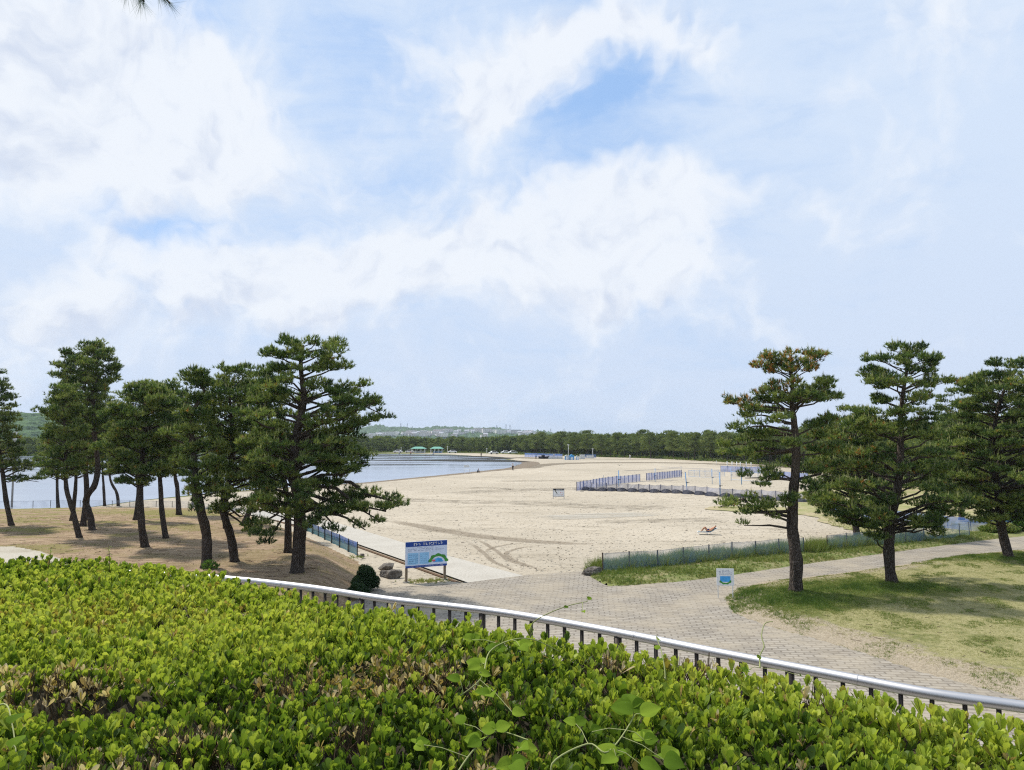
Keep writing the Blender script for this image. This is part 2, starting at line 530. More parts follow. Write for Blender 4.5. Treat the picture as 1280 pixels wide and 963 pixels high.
def m_rock():
    m, t, b = mat('rock', .9, .2)
    p = obc(t)
    n = t.noise(p, 3.0, 8, .7)
    c = t.mix(t.ramp(n, .35, .7), (0.075, 0.062, 0.052), (0.23, 0.21, 0.18))
    t.put(b.inputs['Base Color'], c)
    bump(t, b, n, .8, .08)
    return m


M['rock'] = m_rock()
M['pale_path'] = m_ground_mix('pale_dirt_path', ((0.44, 0.40, 0.33), (0.40, 0.36, 0.29), (0.35, 0.31, 0.24), (0.49, 0.45, 0.37)))


# ------------------------------------------------------------------ mesh helpers
def arr_mesh(name, V, F, tint=None, tname='tint', extra=None):
    """V (n,3) array, F (m,k) int array with constant k"""
    V = np.asarray(V, np.float32); F = np.asarray(F, np.int32)
    me = bpy.data.meshes.new(name)
    k = F.shape[1]
    me.vertices.add(len(V)); me.vertices.foreach_set('co', V.ravel())
    me.loops.add(F.size); me.loops.foreach_set('vertex_index', F.ravel())
    me.polygons.add(len(F))
    me.polygons.foreach_set('loop_start', np.arange(0, F.size, k, dtype=np.int32))
    if tint is not None:
        a = me.attributes.new(tname, 'FLOAT', 'FACE' if len(tint) == len(F) else 'POINT')
        a.data.foreach_set('value', np.asarray(tint, np.float32))
    if extra:
        for nm, vals in extra.items():
            a = me.attributes.new(nm, 'FLOAT', 'POINT')
            a.data.foreach_set('value', np.asarray(vals, np.float32))
    me.update(calc_edges=True)
    return me


def link(name, me, m=None, parent=None, loc=None, smooth=False):
    o = bpy.data.objects.new(name, me)
    COL.objects.link(o)
    if m is not None and me is not None and not me.materials: me.materials.append(m)
    if parent is not None: o.parent = parent
    if loc is not None: o.location = loc
    if smooth and me is not None:
        me.polygons.foreach_set('use_smooth', [True] * len(me.polygons))
    return o


def tag(o, label, cat, group=None, kind=None):
    if label: o['label'] = label
    if cat: o['category'] = cat
    if group: o['group'] = group
    if kind: o['kind'] = kind
    return o


def thing(name, label, cat, loc=(0, 0, 0), rz=0.0, group=None):
    o = bpy.data.objects.new(name, None)
    COL.objects.link(o)
    o.location = loc; o.rotation_euler = (0, 0, rz)
    o.empty_display_size = .2
    return tag(o, label, cat, group)


class MB:
    """collects polygons for one mesh"""
    def __init__(s): s.v = []; s.f = []

    def add(s, vs, fs):
        k = len(s.v)
        s.v += [tuple(v) for v in vs]
        s.f += [tuple(i + k for i in f) for f in fs]
        return s

    def box(s, c, sz, rz=0.0, M4=None):
        cx, cy, cz = c; hx, hy, hz = sz[0] / 2, sz[1] / 2, sz[2] / 2
        vs = []
        for z in (-hz, hz):
            for x, y in ((-hx, -hy), (hx, -hy), (hx, hy), (-hx, hy)):
                X = x * math.cos(rz) - y * math.sin(rz); Y = x * math.sin(rz) + y * math.cos(rz)
                vs.append((cx + X, cy + Y, cz + z))
        return s.add(vs, [(3, 2, 1, 0), (4, 5, 6, 7), (0, 1, 5, 4), (1, 2, 6, 5), (2, 3, 7, 6), (3, 0, 4, 7)])

    def tube(s, pts, rad, n=8, cap=True):
        pts = [Vector(p) for p in pts]
        if not hasattr(rad, '__len__'): rad = [rad] * len(pts)
        rings = []
        up = Vector((0.31, 0.2, 0.93)).normalized()
        prev = None
        vs = []
        for i, p in enumerate(pts):
            d = (pts[min(i + 1, len(pts) - 1)] - pts[max(i - 1, 0)]).normalized()
            if prev is None:
                a = d.cross(Vector((0, 0, 1)))
                if a.length < 0.1: a = d.cross(Vector((0, 1, 0)))
                a.normalize()
            else:
                a = (prev - d * prev.dot(d))
                a.normalize()
            prev = a
            b = d.cross(a)
            for k in range(n):
                t = 2 * math.pi * k / n
                vs.append(p + (a * math.cos(t) + b * math.sin(t)) * rad[i])
        fs = []
        for i in range(len(pts) - 1):
            for k in range(n):
                k2 = (k + 1) % n
                fs.append((i * n + k, i * n + k2, (i + 1) * n + k2, (i + 1) * n + k))
        if cap:
            fs.append(tuple(range(n - 1, -1, -1)))
            L = (len(pts) - 1) * n
            fs.append(tuple(L + k for k in range(n)))
        return s.add(vs, fs)

    def poly_prism(s, pts, z0, z1):
        n = len(pts)
        vs = [(p[0], p[1], z0) for p in pts] + [(p[0], p[1], z1) for p in pts]
        fs = [tuple(range(n - 1, -1, -1)), tuple(range(n, 2 * n))]
        fs += [(i, (i + 1) % n, n + (i + 1) % n, n + i) for i in range(n)]
        return s.add(vs, fs)

    def mesh(s, name):
        me = bpy.data.meshes.new(name)
        me.from_pydata(s.v, [], s.f)
        me.update()
        return me

    def build(s, name, m, parent=None, smooth=False, loc=None):
        return link(name, s.mesh(name), m, parent, loc, smooth)


def bevel(o, w=.01, seg=2):
    md = o.modifiers.new('bevel', 'BEVEL'); md.width = w; md.segments = seg; md.limit_method = 'ANGLE'
    return o


# ------------------------------------------------------------------ setting: sheets
def sheet(name, pts, z, m):
    bm = bmesh.new()
    vs = [bm.verts.new((p[0], p[1], z)) for p in pts]
    f = bm.faces.new(vs)
    if f.normal.z < 0: f.normal_flip()
    bmesh.ops.triangulate(bm, faces=bm.faces[:])
    bm.normal_update()
    for f in bm.faces:
        if f.normal.z < 0: f.normal_flip()
    me = bpy.data.meshes.new(name)
    bm.to_mesh(me); bm.free()
    o = link(name, me, m)
    o['kind'] = 'structure'
    return o


def ragged(pts, step, amp, seed=0, closed=True):
    """subdivide a pixel/world outline and jitter it so that no edge is ruler straight"""
    rng = random.Random(seed)
    out = []
    n = len(pts)
    for i in range(n if closed else n - 1):
        a = Vector(pts[i][:2]); b = Vector(pts[(i + 1) % n][:2])
        L = (b - a).length
        k = max(1, min(60, int(L / step)))
        for j in range(k):
            p = a.lerp(b, j / k)
            nrm = Vector((-(b - a).y, (b - a).x)); nrm.normalize()
            out.append(p + nrm * rng.uniform(-amp, amp))
    return out


def px_poly(pp, z=0.0):
    return [gp(x, y, z) for x, y in pp]


def ribbon(name, pp, widths, z, m, step=1.2, wob=.15, seed=1, mesh_only=False):
    rng = random.Random(seed)
    P = [gp(x, y, 0) for x, y in pp]
    if not hasattr(widths, '__len__'): widths = [widths] * len(P)
    pts, ws = [], []
    for i in range(len(P) - 1):
        L = (P[i + 1] - P[i]).length
        k = max(2, min(50, int(L / step)))
        for j in range(k):
            t = j / k
            # catmull-rom
            p0 = P[max(i - 1, 0)]; p1 = P[i]; p2 = P[i + 1]; p3 = P[min(i + 2, len(P) - 1)]
            q = 0.5 * ((2 * p1) + (p2 - p0) * t + (2 * p0 - 5 * p1 + 4 * p2 - p3) * t * t + (3 * p1 - p0 - 3 * p2 + p3) * t ** 3)
            pts.append(q); ws.append(widths[i] * (1 - t) + widths[i + 1] * t)
    pts.append(P[-1]); ws.append(widths[-1])
    V, E, F = [], [], []
    n = len(pts)
    for i, p in enumerate(pts):
        d = (pts[min(i + 1, n - 1)] - pts[max(i - 1, 0)]); d.normalize()
        a = Vector((-d.y, d.x, 0))
        w = ws[i] * .5
        endf = min(1.0, min(i, n - 1 - i) / 3.0)
        for s_, e in ((-1, 0), (-.5, 1), (.5, 1), (1, 0)):
            q = p + a * (s_ * w + rng.uniform(-wob, wob) * .5)
            V.append((q.x, q.y, z)); E.append(e * endf)
    for i in range(n - 1):
        for k in range(3):
            F.append((i * 4 + k + 1, i * 4 + k, (i + 1) * 4 + k, (i + 1) * 4 + k + 1))
    me = arr_mesh(name, V, F, extra={'edge': E})
    o = link(name, me, m)
    o['kind'] = 'structure'
    return o


# base ground out to the horizon
g = MB()
ring = [(7000 * math.cos(t), 2500 + 7000 * math.sin(t), -0.02) for t in np.linspace(0, 2 * math.pi, 65)[:-1]]
g.add(ring, [tuple(range(64))])
o = g.build('ground', M['far_ground']); o['kind'] = 'structure'

# sand beach
beach_px = [(-260, 690), (-260, 652), (60, 642), (180, 626), (330, 612), (455, 604), (560, 594), (600, 590), (640, 586), (661, 580.8), (655, 577.5), (625, 572), (560, 568), (480, 566.3),
            (560, 565.6), (640, 567.3), (700, 569.8), (760, 571.3), (830, 573.2), (900, 576.5), (960, 581), (1060, 590), (1180, 603), (1300, 622), (1420, 660), (1340, 720), (1000, 800), (640, 860), (300, 860), (-100, 820)]
sheet('beach', ragged(px_poly(beach_px), 4, .5, 3), 0.0, M['sand'])

# sea
water_px = [(-600, 700), (-260, 652), (60, 641), (180, 625), (260, 617), (330, 611), (400, 607), (455, 603.5), (500, 599.2), (560, 593.6), (600, 589.6), (640, 585.4), (654, 582.6), (661, 580.4), (662, 578.9), (655, 577.3), (640, 575.8), (610, 571.8), (590, 570), (560, 568.6), (470, 567.4), (300, 566.8), (0, 566.6), (-600, 566.6)]
sheet('sea', ragged(px_poly(water_px), 3, .12, 5), 0.004, M['water'])
ribbon('wet_sand', [(300, 615), (400, 607.6), (455, 604), (500, 599.8), (560, 594), (600, 590), (640, 586), (655, 582.8), (663, 580), (661, 577.8), (645, 576)], [1, 1.5, 1.8, 2.2, 2.5, 3, 4, 5, 5, 5, 3], 0.009, M['wet'], 2.5, .3)
for i, (pp, w) in enumerate([
        ([(440, 576.3), (480, 575.9), (520, 575.6), (560, 575.6), (600, 576.0), (635, 576.9), (655, 578.2)], [2, 9, 14, 22, 24, 12, 3]),
        ([(440, 573.2), (500, 572.8), (560, 572.4), (600, 573.2), (625, 574.4)], [2, 6, 5, 10, 9]),
        ([(440, 581.5), (490, 581.3), (530, 580.9), (575, 580.4)], [3, 7, 4, 1]),
        ([(430, 579.3), (490, 578.9), (560, 578.6)], [2, 4, 2]),
        ([(300, 568.6), (440, 569.0), (520, 569.5), (600, 571.0), (640, 574)], [6, 12, 14, 10, 4])]):
    ribbon('mudflat_reflection_band', pp, w, 0.014 + .004 * i, M['mud_reflection'], 4, 1.0, 30 + i)  # exposed mud and painted tree reflection share these dark strips
# damp, churned and littered bands of sand
zz = [0.004]


def band(pp, w, m, seed=1, wob=.2):
    zz[0] += .0021
    ribbon('sand_band', pp, w, zz[0], M[m], 1.5, wob, seed)


band([(655, 586), (690, 580.5), (760, 578.6), (860, 579.2), (980, 584), (1080, 592)], [6, 10, 13, 12, 10, 6], 'damp', 2, .8)
band([(640, 571.5), (680, 573.5), (740, 574), (820, 575)], [10, 12, 8, 4], 'damp', 3, .6)
band([(545, 619), (600, 615), (680, 612), (760, 611), (850, 616)], [5, 9, 10, 10, 6], 'litter', 4)
band([(540, 612), (600, 610), (650, 612), (700, 614)], [5, 5, 6, 5], 'litter', 5)
band([(600, 603), (680, 601), (760, 602)], [7, 9, 7], 'litter', 6)
band([(460, 622), (560, 627), (660, 629), (760, 634), (880, 634)], [5, 8, 9, 9, 8], 'litter', 16)
band([(470, 648), (520, 657), (570, 666), (620, 673), (680, 678), (730, 680), (790, 678)], [1, 2.2, 2.4, 2.4, 2.0, 1.4, .7], 'track', 7)
band([(660, 664), (690, 662), (730, 665)], [.8, 1.4, .8], 'track', 8)
band([(575, 672), (595, 684), (607, 694), (618, 703), (640, 712), (665, 718)], [.45] * 6, 'track', 9, .08)
band([(588, 670), (608, 681), (622, 690), (634, 700), (660, 709), (684, 714)], [.45] * 6, 'track', 10, .08)
band([(720, 679), (665, 683), (640, 688), (633, 694), (645, 702), (672, 711), (700, 716)], [.45] * 7, 'track', 11, .08)
band([(728, 676), (655, 679), (620, 684), (608, 690), (616, 699)], [.4] * 5, 'track', 12, .08)
band([(640, 650), (700, 647), (780, 644), (860, 641)], [3, 6.0, 6.2, 3], 'pale', 13, .4)
band([(480, 690), (500, 686), (540, 690)], [.8, 1.2, .5], 'track', 14)
band([(733, 693), (755, 689), (770, 690)], [.5, .8, .4], 'track', 15)
band([(690, 655), (800, 652), (900, 650), (980, 655)], [3, 5, 6, 3], 'litter', 17)

# concrete walkway and its rusty edge, brick paving
sheet('walkway', px_poly([(300, 642), (352, 640), (420, 655), (480, 673), (560, 697), (657, 723), (585, 731), (520, 708), (450, 683), (380, 660)]), 0.10, M['concrete'])
ee = [gp(x, y, .05) for x, y in [(330, 646), (380, 661), (450, 684), (520, 709), (585, 732)]]
k = MB()
k.tube([p + Vector((-.06, -.05, 0)) for p in ee], .06, 6)
o = k.build('walkway_kerb', M['kerb']); o['kind'] = 'structure'
pave_px = [(380, 745), (470, 737), (520, 736), (585, 731), (657, 722), (727, 717), (760, 736), (840, 731), (900, 724), (1000, 709), (1100, 695), (1212, 680), (1300, 670), (1420, 660), (1500, 700), (1650, 960), (700, 960), (380, 880), (300, 780)]
sheet('brick_pavement', ragged(px_poly(pave_px), .9, .06, 8), 0.112, M['paving'])
sheet('path_verge', ragged(px_poly([(585, 733), (560, 734), (500, 737), (440, 742), (430, 728), (470, 726), (540, 726)]), .5, .1, 9), 0.116, M['sand'])


# ------------------------------------------------------------------ raised ground: knoll and lawn as height fields
def poly_dist(P, X, Y):
    """signed distance to polygon, positive inside"""
    P = np.array([(p[0], p[1]) for p in P]); n = len(P)
    d = np.full(X.shape, 1e9); ins = np.zeros(X.shape, bool)
    for i in range(n):
        ax, ay = P[i]; bx, by = P[(i + 1) % n]
        ex, ey = bx - ax, by - ay
        t = np.clip(((X - ax) * ex + (Y - ay) * ey) / (ex * ex + ey * ey + 1e-9), 0, 1)
        d = np.minimum(d, np.hypot(X - ax - t * ex, Y - ay - t * ey))
        c = ((ay > Y) != (by > Y)) & (X < (bx - ax) * (Y - ay) / (by - ay + 1e-12) + ax)
        ins ^= c
    return np.where(ins, d, -d)


def wob(X, Y, s=1.0, seed=0):
    r = np.random.RandomState(seed)
    z = np.zeros_like(X)
    for k in range(7):
        a = r.uniform(0, 6.28); f = s * r.uniform(.5, 2.2)
        z += np.sin((X * math.cos(a) + Y * math.sin(a)) * f + r.uniform(0, 6.28)) / 7
    return z


knoll_poly = px_poly([(478, 742), (464, 722), (449, 702), (412, 684), (383, 671), (352, 659), (325, 652), (280, 647.5), (200, 645.5), (120, 645.5), (0, 647), (-260, 656), (-500, 720), (-300, 860), (100, 900), (350, 830), (440, 770)])
lawn_poly = px_poly([(905, 752), (922, 738), (960, 729), (1000, 725.5), (1080, 715), (1130, 708), (1200, 697), (1280, 689), (1420, 688), (1700, 720), (1900, 900), (1500, 960), (1280, 880), (1150, 846), (1080, 822), (1010, 801), (960, 788), (915, 770)])


def knoll_h(X, Y):
    d = poly_dist(knoll_poly, X, Y)
    t = np.clip(d / 3.0, 0, 1)
    h = 1.05 * t * t * (3 - 2 * t) + .10 * wob(X, Y, .6, 2) * np.clip(d / 4, 0, 1) + .02 * wob(X, Y, 3, 4) * t
    return np.where(d > -0.6, h, 0) - np.where(d < 0, .25 * np.minimum(1, -d), 0)


def lawn_h(X, Y):
    d = poly_dist(lawn_poly, X, Y)
    t = np.clip(d / 1.4, 0, 1)
    return .118 + .22 * t * t * (3 - 2 * t) + .03 * wob(X, Y, 1.2, 7) * t - np.where(d < 0, .5 * np.minimum(.4, -d), 0)


def hf(fn, x, y):
    return float(fn(np.array([x]), np.array([y]))[0])


def on(px, py, fn):
    """pixel -> point on a height field"""
    z = 0.5
    for _ in range(12):
        p = gp(px, py, z)
        z = hf(fn, p.x, p.y)
    return Vector((p.x, p.y, z))


def field(name, fn, poly, step, m, keep=-.5, extra_fn=None):
    P = np.array([(p[0], p[1]) for p in poly])
    xs = np.arange(P[:, 0].min() - .6, P[:, 0].max() + .6, step)
    ys = np.arange(P[:, 1].min() - .6, P[:, 1].max() + .6, step)
    X, Y = np.meshgrid(xs, ys)
    d = poly_dist(poly, X, Y)
    Z = fn(X, Y)
    nx, ny = len(xs), len(ys)
    idx = np.arange(nx * ny).reshape(ny, nx)
    okv = d > keep
    q = okv[:-1, :-1] & okv[1:, :-1] & okv[:-1, 1:] & okv[1:, 1:]
    F = np.stack([idx[:-1, :-1][q], idx[:-1, 1:][q], idx[1:, 1:][q], idx[1:, :-1][q]], 1)
    V = np.stack([X.ravel(), Y.ravel(), Z.ravel()], 1)
    used = np.unique(F)
    mp = np.full(len(V), -1); mp[used] = np.arange(len(used))
    ex = {k: f(X, Y, d).ravel()[used] for k, f in (extra_fn or {}).items()}
    o = link(name, arr_mesh(name, V[used], mp[F], extra=ex), m, smooth=True)
    o['kind'] = 'structure'
    return o


field('knoll', knoll_h, knoll_poly, .45, M['knoll'], -.9)
tree_r = [on(995, 738, lawn_h), on(1115, 727, lawn_h), on(1262, 697, lawn_h)]


def lush(X, Y, d=None):
    # long grass grows on the rim towards the sign and round the trunks
    c1 = gp(975, 752, .2); c2 = gp(1090, 738, .2); c3 = gp(1250, 700, .2)
    w = .35 * wob(X, Y, 1.3, 12)
    v = np.exp(-(((X - c1.x) / 3.0) ** 2 + ((Y - c1.y) / 2.2) ** 2) + w)
    v += .8 * np.exp(-(((X - c2.x) / 3.4) ** 2 + ((Y - c2.y) / 1.8) ** 2) + w)
    v += .7 * np.exp(-(((X - c3.x) / 5) ** 2 + ((Y - c3.y) / 1.5) ** 2) + w)
    return np.clip(v, 0, 1)


field('lawn', lawn_h, lawn_poly, .3, M['lawn'], -.35, {'edge': lambda X, Y, d: np.clip((d + .25 * wob(X, Y, 2, 5)) / 2.4, 0, 1), 'lush': lush})
# green verge with the fences, dry grass beyond
verge_px = [(727, 716), (742, 727), (775, 736.5), (840, 731), (900, 724), (1000, 709), (1100, 695), (1212, 680), (1300, 670), (1300, 660), (1212, 668), (1100, 682), (1034, 687), (1005, 687), (974, 693), (886, 703), (822, 708), (754, 712)]
verge_poly = px_poly(verge_px)


def verge_h(X, Y):
    d = poly_dist(verge_poly, X, Y)
    t = np.clip(d / .8, 0, 1)
    return .10 + .10 * t + .02 * wob(X, Y, 2, 9) - np.where(d < 0, .5 * np.minimum(.3, -d), 0)


field('grass_verge', verge_h, verge_poly, .25, M['weedy'], -.3)
sheet('dry_grass', ragged(px_poly([(985, 620), (1060, 600), (1300, 625), (1420, 665), (1300, 668), (1215, 672), (1120, 676), (1070, 664), (1025, 652), (1005, 640)]), 1.0, .5, 4), 0.046, M['drygrass'])
sheet('dry_grass', ragged(px_poly([(878, 637), (895, 633.5), (960, 634), (1010, 636), (1015, 645), (960, 643), (920, 640)]), .8, .35, 14), 0.050, M['drygrass'])
# pale path crossing the knoll at the far left
pth = [on(x, y, knoll_h) for x, y in [(-320, 690), (-60, 684), (20, 684), (52, 690), (70, 697), (110, 712), (60, 740), (-320, 760)]]


def path_h(X, Y): return knoll_h(X, Y) + .045


field('sandy_path', path_h, pth, .18, M['pale_path'] if 'pale_path' in M else M['sand'], -.02)

# ------------------------------------------------------------------ terrace, railing
rail_px = [(20, 8.95), (140, 8.45), (265, 7.85), (380, 7.30), (480, 6.90), (560, 6.62), (640, 6.30), (760, 5.75), (900, 5.16), (1040, 4.72), (1160, 4.36), (1280, 4.14), (1420, 3.9), (1640, 3.6)]
RZ = EYE - 1.5
rail = []
rail_y = {20: 712, 140: 715, 265: 722, 380: 734, 480: 749, 560: 758, 640: 768, 760: 789, 900: 817, 1040: 844, 1160: 867, 1280: 884, 1420: 905, 1640: 938}
for x, D in rail_px:
    d = ray(x, rail_y[x])
    t = (RZ - EYE) / d.z
    rail.append(Vector((d.x * t, d.y * t, RZ)))


def smooth_path(P, k=8):
    out = []
    for i in range(len(P) - 1):
        p0 = P[max(i - 1, 0)]; p1 = P[i]; p2 = P[i + 1]; p3 = P[min(i + 2, len(P) - 1)]
        for j in range(k):
            t = j / k
            out.append(0.5 * ((2 * p1) + (p2 - p0) * t + (2 * p0 - 5 * p1 + 4 * p2 - p3) * t * t + (3 * p1 - p0 - 3 * p2 + p3) * t ** 3))
    out.append(P[-1])
    return out


rp = smooth_path(rail, 8)
TZ = EYE - 2.62
tb = MB()
outer = [p + Vector((.10, .16, 0)) for p in rail]
tpoly = [(p.x, p.y) for p in outer] + [(5.5, -6), (-12, -6), (-12, 9.6)]
tb.poly_prism(tpoly, -.3, TZ)
o = tb.build('terrace', M['terrace']); o['kind'] = 'structure'

rl = thing('railing', 'brushed steel handrail on dark balusters curving behind the clipped hedge', 'railing', (0, 0, 0))
t_ = MB(); t_.tube(rp, .033, 20); t_.build('top_rail', M['steel'], rl, True)
t_ = MB(); t_.tube([p + Vector((0, 0, -.95)) for p in rp], .018, 8); t_.build('bottom_rail', M['dark_steel'], rl, True)
cum_l = 0; nxt = .08; cnt = 0
for i in range(len(rp) - 1):
    a, b = rp[i], rp[i + 1]
    L = (b - a).length
    while nxt < cum_l + L and cnt < 95:
        p = a.lerp(b, (nxt - cum_l) / L)
        big = cnt % 8 == 3
        t_ = MB()
        if big:
            t_.tube([(p.x, p.y, TZ), (p.x, p.y, RZ - .03)], .030, 10); t_.build('post', M['dark_steel'], rl, True)
        else:
            t_.tube([(p.x, p.y, RZ - .95), (p.x, p.y, RZ - .03)], .0150, 6); t_.build('baluster', M['dark_steel'], rl, True)
        cnt += 1; nxt += .165
    cum_l += L
for i in (22, 40, 58, 74):      # pipe joints
    a, b = rp[i], rp[i + 1]
    t_ = MB(); t_.tube([a, a.lerp(b, .12)], .0345, 20); t_.build('joint_ring', M['steel'], rl, True)

# ------------------------------------------------------------------ clipped hedge
rs = np.random.RandomState(11)
HZ = EYE - .91
edge_w = []
for px, py in [(-260, 684), (0, 692), (140, 694), (265, 706), (330, 717), (400, 732), (500, 752), (560, 766), (700, 788), (860, 818), (1060, 854), (1280, 890), (1500, 930)]:
    p = gp(px, py, HZ)
    edge_w.append((p.x, p.y))
ex_ = np.array([p[0] for p in edge_w]); ey_ = np.array([p[1] for p in edge_w])


def edge_y(x): return np.interp(x, ex_, ey_)


dips = []
for px, py, r_, dd in [(130, 855, .17, .16), (300, 845, .14, .10), (60, 850, .10, .12), (560, 845, .12, .08), (470, 825, .10, .06), (1020, 870, .10, .06), (430, 900, .08, .10), (630, 900, .10, .12), (780, 835, .08, .08),
                       (200, 760, .2, .06), (820, 950, .08, .10), (700, 880, .07, .08), (1080, 905, .08, .08), (240, 920, .08, .08)]:
    p = gp(px, py, HZ); dips.append((p.x, p.y, r_, dd))


def hedge_h(X, Y):
    h = .030 * wob(X, Y, 2.0, 21) * 2 + .016 * wob(X, Y, 7.0, 22) * 2
    for a, b, r_, dd in dips:
        h -= dd * np.exp(-(((X - a) / r_) ** 2 + ((Y - b) / (r_ * .8)) ** 2))
    return HZ - .02 + h


hedge = thing('hedge', 'broad clipped evergreen hedge with upright glossy leaves filling the foreground', 'hedge', (0, 3, TZ))
# woody core below the leaves, a dark sheet with the inner shade painted in
xs = np.arange(-7.5, 3.6, .06); ys = np.arange(.7, 7.2, .06)
X, Y = np.meshgrid(xs, ys)
inside = (Y < edge_y(X) - .03)
Z = hedge_h(X, Y) - .13 + .02 * rs.randn(*X.shape)
idx = np.arange(X.size).reshape(X.shape)
q = inside[:-1, :-1] & inside[1:, :-1] & inside[:-1, 1:] & inside[1:, 1:]
F = np.stack([idx[:-1, :-1][q], idx[:-1, 1:][q], idx[1:, 1:][q], idx[1:, :-1][q]], 1)
V = np.stack([X.ravel(), Y.ravel() - 3, Z.ravel() - TZ], 1)
used = np.unique(F); mp = np.full(len(V), -1); mp[used] = np.arange(len(used))
link('hedge_core', arr_mesh('hedge_core', V[used], mp[F]), M['hedge_core'], hedge, smooth=True)
# the vertical far side of the core
sk = MB()
ed = [(x, edge_y(x) - .06) for x in np.arange(-7.4, 3.5, .12)]
for i in range(len(ed) - 1):
    a, b = ed[i], ed[i + 1]
    za = hf(hedge_h, *a) - .12 - TZ; zb = hf(hedge_h, *b) - .12 - TZ
    sk.add([(a[0], a[1] - 3, 0), (b[0], b[1] - 3, 0), (b[0], b[1] - 3, zb), (a[0], a[1] - 3, za)], [(0, 1, 2, 3)])
sk.build('hedge_side', M['hedge_core'], hedge)


def frames(D):
    """orthonormal side vectors for direction array D"""
    r_ = rs.randn(*D.shape)
    s_ = np.cross(D, r_); s_ /= np.linalg.norm(s_, axis=1, keepdims=True) + 1e-9
    return s_


def leaves(P, D, Nrm, L, Wd, full=True):
    """obovate leaves with a slight fold. P base, D direction, Nrm upper-face normal"""
    Sd = np.cross(D, Nrm); Sd /= np.linalg.norm(Sd, axis=1, keepdims=True) + 1e-9
    Nn = np.cross(Sd, D)
    L = L[:, None]; Wd = Wd[:, None]
    curl = -.10 * L
    secs = [(.30, .42, .10), (.66, 1.0, .16), (.90, .72, .10)]
    cols = [P]
    for t, w, f in secs:
        c = P + D * L * t + Nn * curl * (t * t) * -1
        up = Nn * Wd * f
        cols += [c - Sd * Wd * w * .5 + up, c, c + Sd * Wd * w * .5 + up]
    cols.append(P + D * L + Nn * curl * -1)
    n = len(P)
    V = np.stack(cols, 1).reshape(-1, 3)       # 11 per leaf
    T = [(0, 2, 1), (0, 3, 2), (1, 2, 5), (1, 5, 4), (2, 3, 6), (2, 6, 5), (4, 5, 8), (4, 8, 7), (5, 6, 9), (5, 9, 8), (7, 8, 10), (8, 9, 10)]
    F = (np.array(T)[None] + (np.arange(n) * 11)[:, None, None]).reshape(-1, 3)
    return V, F, len(T)


# shoot positions on a jittered grid
sp = .051
gx = np.arange(-6.2, 3.0, sp); gy = np.arange(1.25, 6.3, sp)
GX, GY = np.meshgrid(gx, gy)
GX = GX.ravel() + rs.uniform(-.5, .5, GX.size) * sp; GY = GY.ravel() + rs.uniform(-.5, .5, GY.size) * sp
kp = (GY < edge_y(GX)) & (np.abs(GX) < .75 * GY + .9)
GX, GY = GX[kp], GY[kp]
dead_c = []
for px, py, r_ in [(60, 850, .16), (100, 835, .10), (370, 838, .10), (450, 838, .18), (500, 832, .16), (540, 830, .10), (80, 942, .08), (180, 945, .08), (255, 905, .06), (230, 900, .05), (620, 872, .05), (865, 835, .06), (1010, 878, .04), (445, 895, .05), (640, 925, .07), (760, 830, .05), (610, 955, .08)]:
    p = gp(px, py, HZ - .03); dead_c.append((p.x, p.y, r_ * 1.35))
Pp, Dd, Nn_, Ll, Ww, Ti = [], [], [], [], [], []
